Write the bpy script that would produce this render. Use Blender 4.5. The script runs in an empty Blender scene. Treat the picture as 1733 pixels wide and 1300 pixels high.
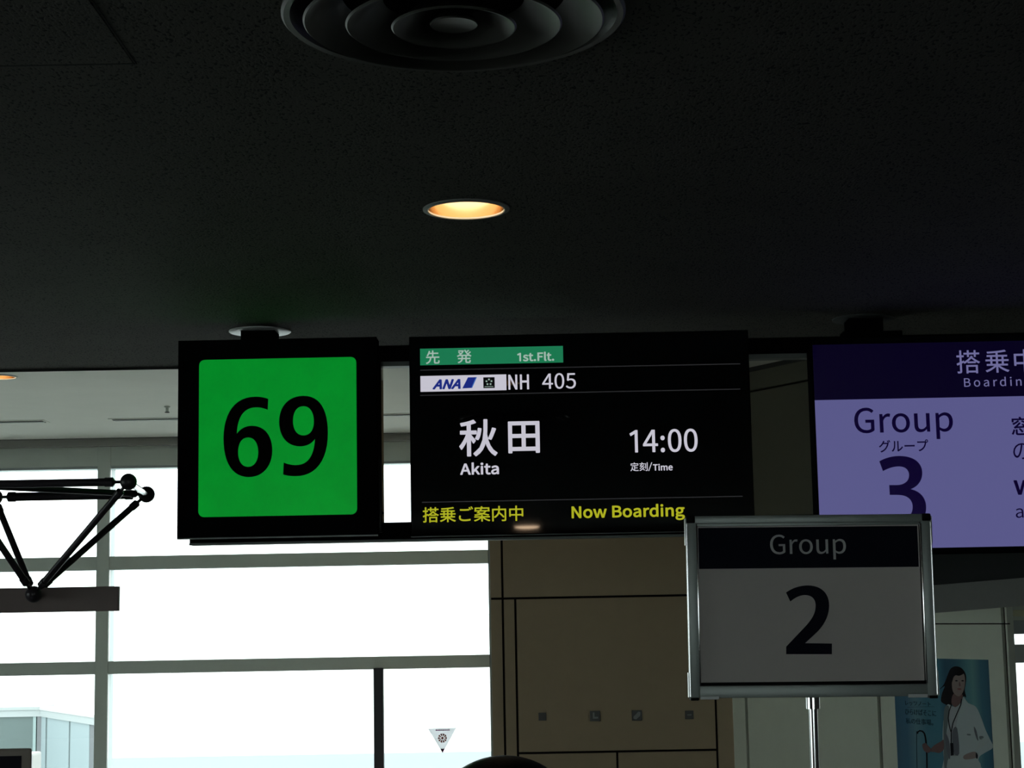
import bpy, bmesh, math, random
from mathutils import Vector, Matrix
random.seed(7)
SC = bpy.context.scene
COL = SC.collection

# ------------------------------------------------------------------ camera
F = 2900.0                      # focal length in pixels of the 1733 x 1300 photograph
CZ = 1.95                       # eye height
PITCH = math.atan((1030 - 650) / F)
ROLL = 0.018
fwd = Vector((0, math.cos(PITCH), math.sin(PITCH)))
_u0 = Vector((0, -math.sin(PITCH), math.cos(PITCH))); _r0 = Vector((1, 0, 0))
rgt = _r0 * math.cos(ROLL) - _u0 * math.sin(ROLL)
upv = _r0 * math.sin(ROLL) + _u0 * math.cos(ROLL)
CAM = Vector((0, 0, CZ))
cd = bpy.data.cameras.new('camera'); cam = bpy.data.objects.new('camera', cd); COL.objects.link(cam)
cd.sensor_width = 36.0; cd.lens = F / 1733 * 36.0; cd.clip_start = 0.05; cd.clip_end = 3000
M3 = Matrix((rgt, upv, -fwd)).transposed()
cam.matrix_world = Matrix.Translation(CAM) @ M3.to_4x4()
SC.camera = cam

# ------------------------------------------------------------------ overcast sky, sun, exposure
SKY = 4.0
w = bpy.data.worlds.new('sky'); SC.world = w; w.use_nodes = True
nt = w.node_tree; nt.nodes.clear()
wo = nt.nodes.new('ShaderNodeOutputWorld'); bg = nt.nodes.new('ShaderNodeBackground')
bg.inputs[0].default_value = (0.94, 0.99, 1.0, 1); bg.inputs[1].default_value = SKY
nt.links.new(bg.outputs[0], wo.inputs[0])
SC.view_settings.view_transform = 'Standard'; SC.view_settings.look = 'None'
SC.view_settings.gamma = 1.0; SC.view_settings.use_curve_mapping = False
SC.view_settings.exposure = 0.0

# ------------------------------------------------------------------ measuring helpers (photo pixel -> world)
def ray(px, py):
    return fwd * F + rgt * (px - 866.5) + upv * (650 - py)
def atY(px, py, Y):
    d = ray(px, py); return CAM + d * (Y / d.y)
def atZ(px, py, z):
    d = ray(px, py); return CAM + d * ((z - CZ) / d.z)
class Frame:
    """a vertical working plane: origin, yaw, optional tilt within the plane; ex to the right, ey away, ez up"""
    def __init__(s, o, yaw=0.0, spin=0.0):
        s.o = Vector(o)
        s.m = Matrix.Rotation(yaw, 3, 'Z') @ Matrix.Rotation(spin, 3, 'Y')
        s.ex = s.m @ Vector((1, 0, 0)); s.ey = s.m @ Vector((0, 1, 0)); s.ez = s.m @ Vector((0, 0, 1))
        s.mat = Matrix.Translation(s.o) @ s.m.to_4x4()
    def at(s, px, py, dy=0.0):
        d = ray(px, py); o = s.o + s.ey * dy
        t = (o - CAM).dot(s.ey) / d.dot(s.ey)
        q = CAM + d * t - s.o
        return (q.dot(s.ex), q.dot(s.ez))

# ------------------------------------------------------------------ materials
def lin(c):
    return tuple(((v / 255) / 12.92 if v / 255 <= 0.04045 else ((v / 255 + 0.055) / 1.055) ** 2.4) for v in c)
def mat(name, col, rough=0.6, metal=0.0, spec=0.5, noise=0.0, nscale=20.0, bump=0.0, bscale=200.0, emit=None, estr=1.0, coat=0.0):
    m = bpy.data.materials.new(name); m.use_nodes = True
    n = m.node_tree; b = n.nodes['Principled BSDF']
    b.inputs['Base Color'].default_value = (*col, 1)
    b.inputs['Roughness'].default_value = rough; b.inputs['Metallic'].default_value = metal
    b.inputs['Specular IOR Level'].default_value = spec
    b.inputs['Coat Weight'].default_value = coat
    tc = n.nodes.new('ShaderNodeTexCoord')
    if noise > 0:
        t = n.nodes.new('ShaderNodeTexNoise'); t.inputs['Scale'].default_value = nscale; t.inputs['Detail'].default_value = 5
        r = n.nodes.new('ShaderNodeMapRange'); r.inputs['To Min'].default_value = 1 - noise; r.inputs['To Max'].default_value = 1 + noise
        x = n.nodes.new('ShaderNodeMix'); x.data_type = 'RGBA'; x.blend_type = 'MULTIPLY'; x.inputs['Factor'].default_value = 1
        n.links.new(tc.outputs['Object'], t.inputs['Vector']); n.links.new(t.outputs['Fac'], r.inputs['Value'])
        x.inputs['A'].default_value = (*col, 1); n.links.new(r.outputs['Result'], x.inputs['B'])
        n.links.new(x.outputs['Result'], b.inputs['Base Color'])
    if bump > 0:
        t = n.nodes.new('ShaderNodeTexNoise'); t.inputs['Scale'].default_value = bscale; t.inputs['Detail'].default_value = 3
        u = n.nodes.new('ShaderNodeBump'); u.inputs['Strength'].default_value = bump; u.inputs['Distance'].default_value = 0.002
        n.links.new(tc.outputs['Object'], t.inputs['Vector']); n.links.new(t.outputs['Fac'], u.inputs['Height'])
        n.links.new(u.outputs['Normal'], b.inputs['Normal'])
    if emit:
        b.inputs['Emission Color'].default_value = (*emit, 1); b.inputs['Emission Strength'].default_value = estr
    return m

M = {}
def ceiling_mat(name, base, hole, spots=True):
    m = mat(name, base, rough=0.9, spec=0.2)
    n = m.node_tree; b = n.nodes['Principled BSDF']
    tc = n.nodes.new('ShaderNodeTexCoord'); mp = n.nodes.new('ShaderNodeMapping'); mp.inputs['Scale'].default_value = (1, 0.5, 1)
    nz = n.nodes.new('ShaderNodeTexNoise'); nz.inputs['Scale'].default_value = 125; nz.inputs['Detail'].default_value = 1.0; nz.inputs['Distortion'].default_value = 0.3
    cr = n.nodes.new('ShaderNodeValToRGB'); cr.color_ramp.elements[0].position = 0.60; cr.color_ramp.elements[0].color = (*base, 1)
    cr.color_ramp.elements[1].position = 0.64; cr.color_ramp.elements[1].color = (*hole, 1)
    n2 = n.nodes.new('ShaderNodeTexNoise'); n2.inputs['Scale'].default_value = 2.5
    r = n.nodes.new('ShaderNodeMapRange'); r.inputs['To Min'].default_value = 0.85; r.inputs['To Max'].default_value = 1.15
    x = n.nodes.new('ShaderNodeMix'); x.data_type = 'RGBA'; x.blend_type = 'MULTIPLY'; x.inputs['Factor'].default_value = 1
    n.links.new(tc.outputs['Object'], mp.inputs['Vector']); n.links.new(mp.outputs['Vector'], nz.inputs['Vector'])
    n.links.new(nz.outputs['Fac'], cr.inputs['Fac']); n.links.new(tc.outputs['Object'], n2.inputs['Vector'])
    n.links.new(n2.outputs['Fac'], r.inputs['Value']); n.links.new(cr.outputs['Color'], x.inputs['A']); n.links.new(r.outputs['Result'], x.inputs['B'])
    n.links.new(x.outputs['Result'], b.inputs['Base Color'])
    bp = n.nodes.new('ShaderNodeBump'); bp.invert = True; bp.inputs['Strength'].default_value = 0.5; bp.inputs['Distance'].default_value = 0.003
    n.links.new(nz.outputs['Fac'], bp.inputs['Height']); n.links.new(bp.outputs['Normal'], b.inputs['Normal'])
    return m
M['ceil'] = ceiling_mat('acoustic_ceiling', (0.112, 0.108, 0.094), (0.03, 0.03, 0.03))
M['ceil_hi'] = mat('painted_ceiling', (0.80, 0.81, 0.75), 0.85, noise=0.04, nscale=3, bump=0.2)
M['stone'] = mat('pale_bounce_stone', (0.62, 0.61, 0.57), 0.3, noise=0.06, nscale=6)
M['floor'] = mat('carpet', (0.07, 0.068, 0.066), 0.95, noise=0.25, nscale=60, bump=0.5, bscale=300)
M['beige'] = mat('beige_panel', (0.44, 0.34, 0.22), 0.55, noise=0.05, nscale=8, bump=0.15)
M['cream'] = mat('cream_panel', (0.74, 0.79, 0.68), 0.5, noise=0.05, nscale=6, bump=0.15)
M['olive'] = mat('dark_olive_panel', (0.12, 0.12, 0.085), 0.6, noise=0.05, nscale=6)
M['joint'] = mat('joint_dark', (0.014, 0.012, 0.010), 0.9, spec=0.1)
M['wallpaint'] = mat('dark_wall_paint', (0.16, 0.155, 0.145), 0.8, noise=0.05)
M['bulk_black'] = mat('bulkhead_black', (0.05, 0.055, 0.055), 0.8, noise=0.06, nscale=3)
M['bulk_grey'] = mat('bulkhead_grey', (0.36, 0.37, 0.35), 0.7, noise=0.06, nscale=3)
M['mull'] = mat('grey_aluminium_paint', (0.64, 0.70, 0.66), 0.45, noise=0.05, nscale=5)
M['mull_lt'] = mat('pale_outer_frame', (0.44, 0.49, 0.49), 0.5)
M['darkpost'] = mat('dark_post_paint', (0.035, 0.035, 0.045), 0.5)
M['black'] = mat('black_housing', (0.006, 0.006, 0.007), 0.7, spec=0.0, noise=0.1, nscale=30)
M['bezel'] = mat('black_glass_bezel', (0.004, 0.004, 0.005), 0.025, spec=0.5)
M['trussm'] = mat('dark_painted_steel', (0.035, 0.028, 0.035), 0.35, noise=0.15, nscale=30)
M['board'] = mat('dark_brown_board', (0.26, 0.20, 0.19), 0.6, noise=0.1, nscale=10)
M['chrome'] = mat('chrome', (0.75, 0.75, 0.76), 0.12, metal=1.0)
M['alu'] = mat('brushed_aluminium', (0.28, 0.31, 0.295), 0.38, metal=0.35)
M['steel_lip'] = mat('grey_rail_lip', (0.20, 0.22, 0.21), 0.5, metal=0.2)
M['paper'] = mat('white_paper', (0.62, 0.57, 0.54), 0.7, noise=0.03, nscale=15)
M['navyprint'] = mat('navy_print', (0.008, 0.009, 0.018), 0.6, spec=0.05)
M['greyprint'] = mat('white_print', (0.62, 0.61, 0.60), 0.6)
M['plastic'] = mat('black_plastic', (0.006, 0.006, 0.006), 0.6, spec=0.05)
M['clear'] = mat('clear_plastic_clip', (0.55, 0.58, 0.58), 0.25)
M['white'] = mat('white_enamel', (0.68, 0.69, 0.68), 0.4)
M['flange'] = mat('pale_flange_enamel', (0.8, 0.82, 0.82), 0.35)
M['diff'] = mat('diffuser_satin_grey', (0.07, 0.07, 0.062), 0.42, spec=0.35)
M['reflector'] = mat('gold_reflector', (0.60, 0.44, 0.27), 0.16, metal=1.0)
M['brass_rim'] = mat('pale_lamp_rim', (0.90, 0.82, 0.68), 0.4)
M['lamp'] = mat('lamp_glow', (1, 0.9, 0.7), 0.5, emit=(1.0, 0.88, 0.66), estr=3.6)
M['groove'] = mat('shadow_gap', (0.03, 0.03, 0.03), 0.9)

def screen(name, rgb, k=1.0):
    c = lin(rgb); return mat(name, (0.0, 0.0, 0.0), 0.3, spec=0.15, emit=c, estr=k)
M['s_green'] = screen('lit_green_panel', (2, 134, 36))
# slightly uneven backlight of the green light box
n = M['s_green'].node_tree; b = n.nodes['Principled BSDF']
tc = n.nodes.new('ShaderNodeTexCoord'); t = n.nodes.new('ShaderNodeTexNoise'); t.inputs['Scale'].default_value = 6; t.inputs['Detail'].default_value = 4
r = n.nodes.new('ShaderNodeMapRange'); r.inputs['To Min'].default_value = 0.84; r.inputs['To Max'].default_value = 1.16
n.links.new(tc.outputs['Object'], t.inputs['Vector']); n.links.new(t.outputs['Fac'], r.inputs['Value']); n.links.new(r.outputs['Result'], b.inputs['Emission Strength'])
M['s_bar'] = screen('lit_green_bar', (26, 118, 78))
M['s_white'] = screen('lit_white', (196, 194, 206))
M['s_dim'] = screen('lit_pale_green_white', (158, 182, 170))
M['s_line'] = screen('lit_grey_line', (36, 36, 38))
M['s_yellow'] = screen('lit_yellow', (168, 170, 30))
M['s_blue'] = screen('lit_blue', (24, 40, 124))
M['s_blue2'] = screen('lit_light_blue', (58, 104, 176))
M['s_black'] = screen('unlit_black', (3, 3, 5))
M['s_navy'] = screen('lit_navy', (6, 2, 27))
M['s_lav'] = screen('lit_lavender', (89, 88, 137))
M['s_lavtext'] = screen('lit_lavender_text', (108, 106, 152))
M['s_ink'] = screen('lit_dark_navy_ink', (10, 2, 40))
M['numeral'] = mat('black_vinyl', (0.003, 0.003, 0.003), 0.6, spec=0.03)

def glass(name, tint, refl=1.0):
    m = bpy.data.materials.new(name); m.use_nodes = True; n = m.node_tree; n.nodes.clear()
    o = n.nodes.new('ShaderNodeOutputMaterial'); t = n.nodes.new('ShaderNodeBsdfTransparent'); g = n.nodes.new('ShaderNodeBsdfGlossy')
    f = n.nodes.new('ShaderNodeFresnel'); x = n.nodes.new('ShaderNodeMixShader')
    t.inputs[0].default_value = (*tint, 1); g.inputs['Roughness'].default_value = 0.01; f.inputs[0].default_value = 1.45
    n.links.new(f.outputs[0], x.inputs[0]); n.links.new(t.outputs[0], x.inputs[1]); n.links.new(g.outputs[0], x.inputs[2]); n.links.new(x.outputs[0], o.inputs[0])
    return m
def translucent(name, col, k=0.85):
    m = bpy.data.materials.new(name); m.use_nodes = True; n = m.node_tree; n.nodes.clear()
    o = n.nodes.new('ShaderNodeOutputMaterial'); t = n.nodes.new('ShaderNodeBsdfTranslucent'); d_ = n.nodes.new('ShaderNodeBsdfDiffuse'); x = n.nodes.new('ShaderNodeMixShader')
    t.inputs[0].default_value = (*col, 1); d_.inputs[0].default_value = (*col, 1); x.inputs[0].default_value = k
    n.links.new(d_.outputs[0], x.inputs[1]); n.links.new(t.outputs[0], x.inputs[2]); n.links.new(x.outputs[0], o.inputs[0])
    return m
M['glass'] = glass('window_glass', (0.93, 0.97, 0.96))

# ------------------------------------------------------------------ mesh helpers
def tag(o, label=None, cat=None, group=None, kind=None):
    if label: o['label'] = label
    if cat: o['category'] = cat
    if group: o['group'] = group
    if kind: o['kind'] = kind
    return o
def empty(name, frame_or_loc, label, cat, group=None):
    o = bpy.data.objects.new(name, None); o.empty_display_size = 0.1; COL.objects.link(o)
    if isinstance(frame_or_loc, Frame): o.matrix_world = frame_or_loc.mat
    else: o.location = frame_or_loc
    return tag(o, label, cat, group)
class MB:
    def __init__(s): s.bm = bmesh.new()
    def box(s, x0, x1, y0, y1, z0, z1, bev=0.0, M4=None):
        r = bmesh.ops.create_cube(s.bm, size=1)
        bmesh.ops.transform(s.bm, matrix=Matrix.Translation(((x0+x1)/2, (y0+y1)/2, (z0+z1)/2)) @ Matrix.Diagonal((abs(x1-x0), abs(y1-y0), abs(z1-z0), 1)), verts=r['verts'])
        if bev > 0:
            es = {e for v in r['verts'] for e in v.link_edges}
            res = bmesh.ops.bevel(s.bm, geom=list(es), offset=bev, segments=2, affect='EDGES', profile=0.6)
        if M4: bmesh.ops.transform(s.bm, matrix=M4, verts=r['verts'])
        return s
    def tube(s, p0, p1, r0, r1=None, seg=16, caps=True):
        r1 = r0 if r1 is None else r1
        p0 = Vector(p0); p1 = Vector(p1); d = p1 - p0
        q = bmesh.ops.create_cone(s.bm, cap_ends=caps, segments=seg, radius1=r0, radius2=r1, depth=d.length)
        rot = d.to_track_quat('Z', 'Y').to_matrix().to_4x4()
        bmesh.ops.transform(s.bm, matrix=Matrix.Translation((p0 + p1) / 2) @ rot, verts=q['verts'])
        return s
    def ball(s, c, r, seg=24):
        q = bmesh.ops.create_uvsphere(s.bm, u_segments=seg, v_segments=seg // 2, radius=r)
        bmesh.ops.translate(s.bm, vec=Vector(c), verts=q['verts']); return s
    def lathe(s, prof, seg=64, c=(0, 0, 0)):
        """prof: (radius, z) list, open profile spun round z"""
        rings = []
        for r, z in prof:
            if r < 1e-6: rings.append([s.bm.verts.new((c[0], c[1], c[2] + z))])
            else: rings.append([s.bm.verts.new((c[0] + r*math.cos(2*math.pi*i/seg), c[1] + r*math.sin(2*math.pi*i/seg), c[2] + z)) for i in range(seg)])
        for a, b in zip(rings, rings[1:]):
            for i in range(seg):
                j = (i + 1) % seg
                if len(a) == 1 and len(b) == 1: continue
                if len(a) == 1: f = (a[0], b[j], b[i])
                elif len(b) == 1: f = (a[i], a[j], b[0])
                else: f = (a[i], a[j], b[j], b[i])
                s.bm.faces.new(f)
        return s
    def prism(s, poly, y0, y1):
        """poly: (x, z) outline extruded along y"""
        a = [s.bm.verts.new((x, y0, z)) for x, z in poly]; b = [s.bm.verts.new((x, y1, z)) for x, z in poly]
        s.bm.faces.new(a); s.bm.faces.new(b[::-1]); n = len(poly)
        for i in range(n): s.bm.faces.new((a[i], b[i], b[(i+1) % n], a[(i+1) % n]))
        return s
    def build(s, name, m, parent=None, smooth=False, M4=None):
        if M4: bmesh.ops.transform(s.bm, matrix=M4, verts=s.bm.verts)
        bmesh.ops.recalc_face_normals(s.bm, faces=s.bm.faces)
        me = bpy.data.meshes.new(name); s.bm.to_mesh(me); s.bm.free()
        me.materials.append(m if not isinstance(m, str) else M[m])
        if smooth:
            me.polygons.foreach_set('use_smooth', [True] * len(me.polygons))
            me.set_sharp_from_angle(angle=math.radians(40))
        o = bpy.data.objects.new(name, me); COL.objects.link(o)
        if parent: o.parent = parent
        return o
def structure(o): o['kind'] = 'structure'; return o
def rounded(x0, x1, z0, z1, r, n=8):
    pts = []
    for cx, cz, a0 in ((x1-r, z1-r, 0), (x0+r, z1-r, 90), (x0+r, z0+r, 180), (x1-r, z0+r, 270)):
        for i in range(n + 1):
            a = math.radians(a0 + 90 * i / n); pts.append((cx + r*math.cos(a), cz + r*math.sin(a)))
    return pts

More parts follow.
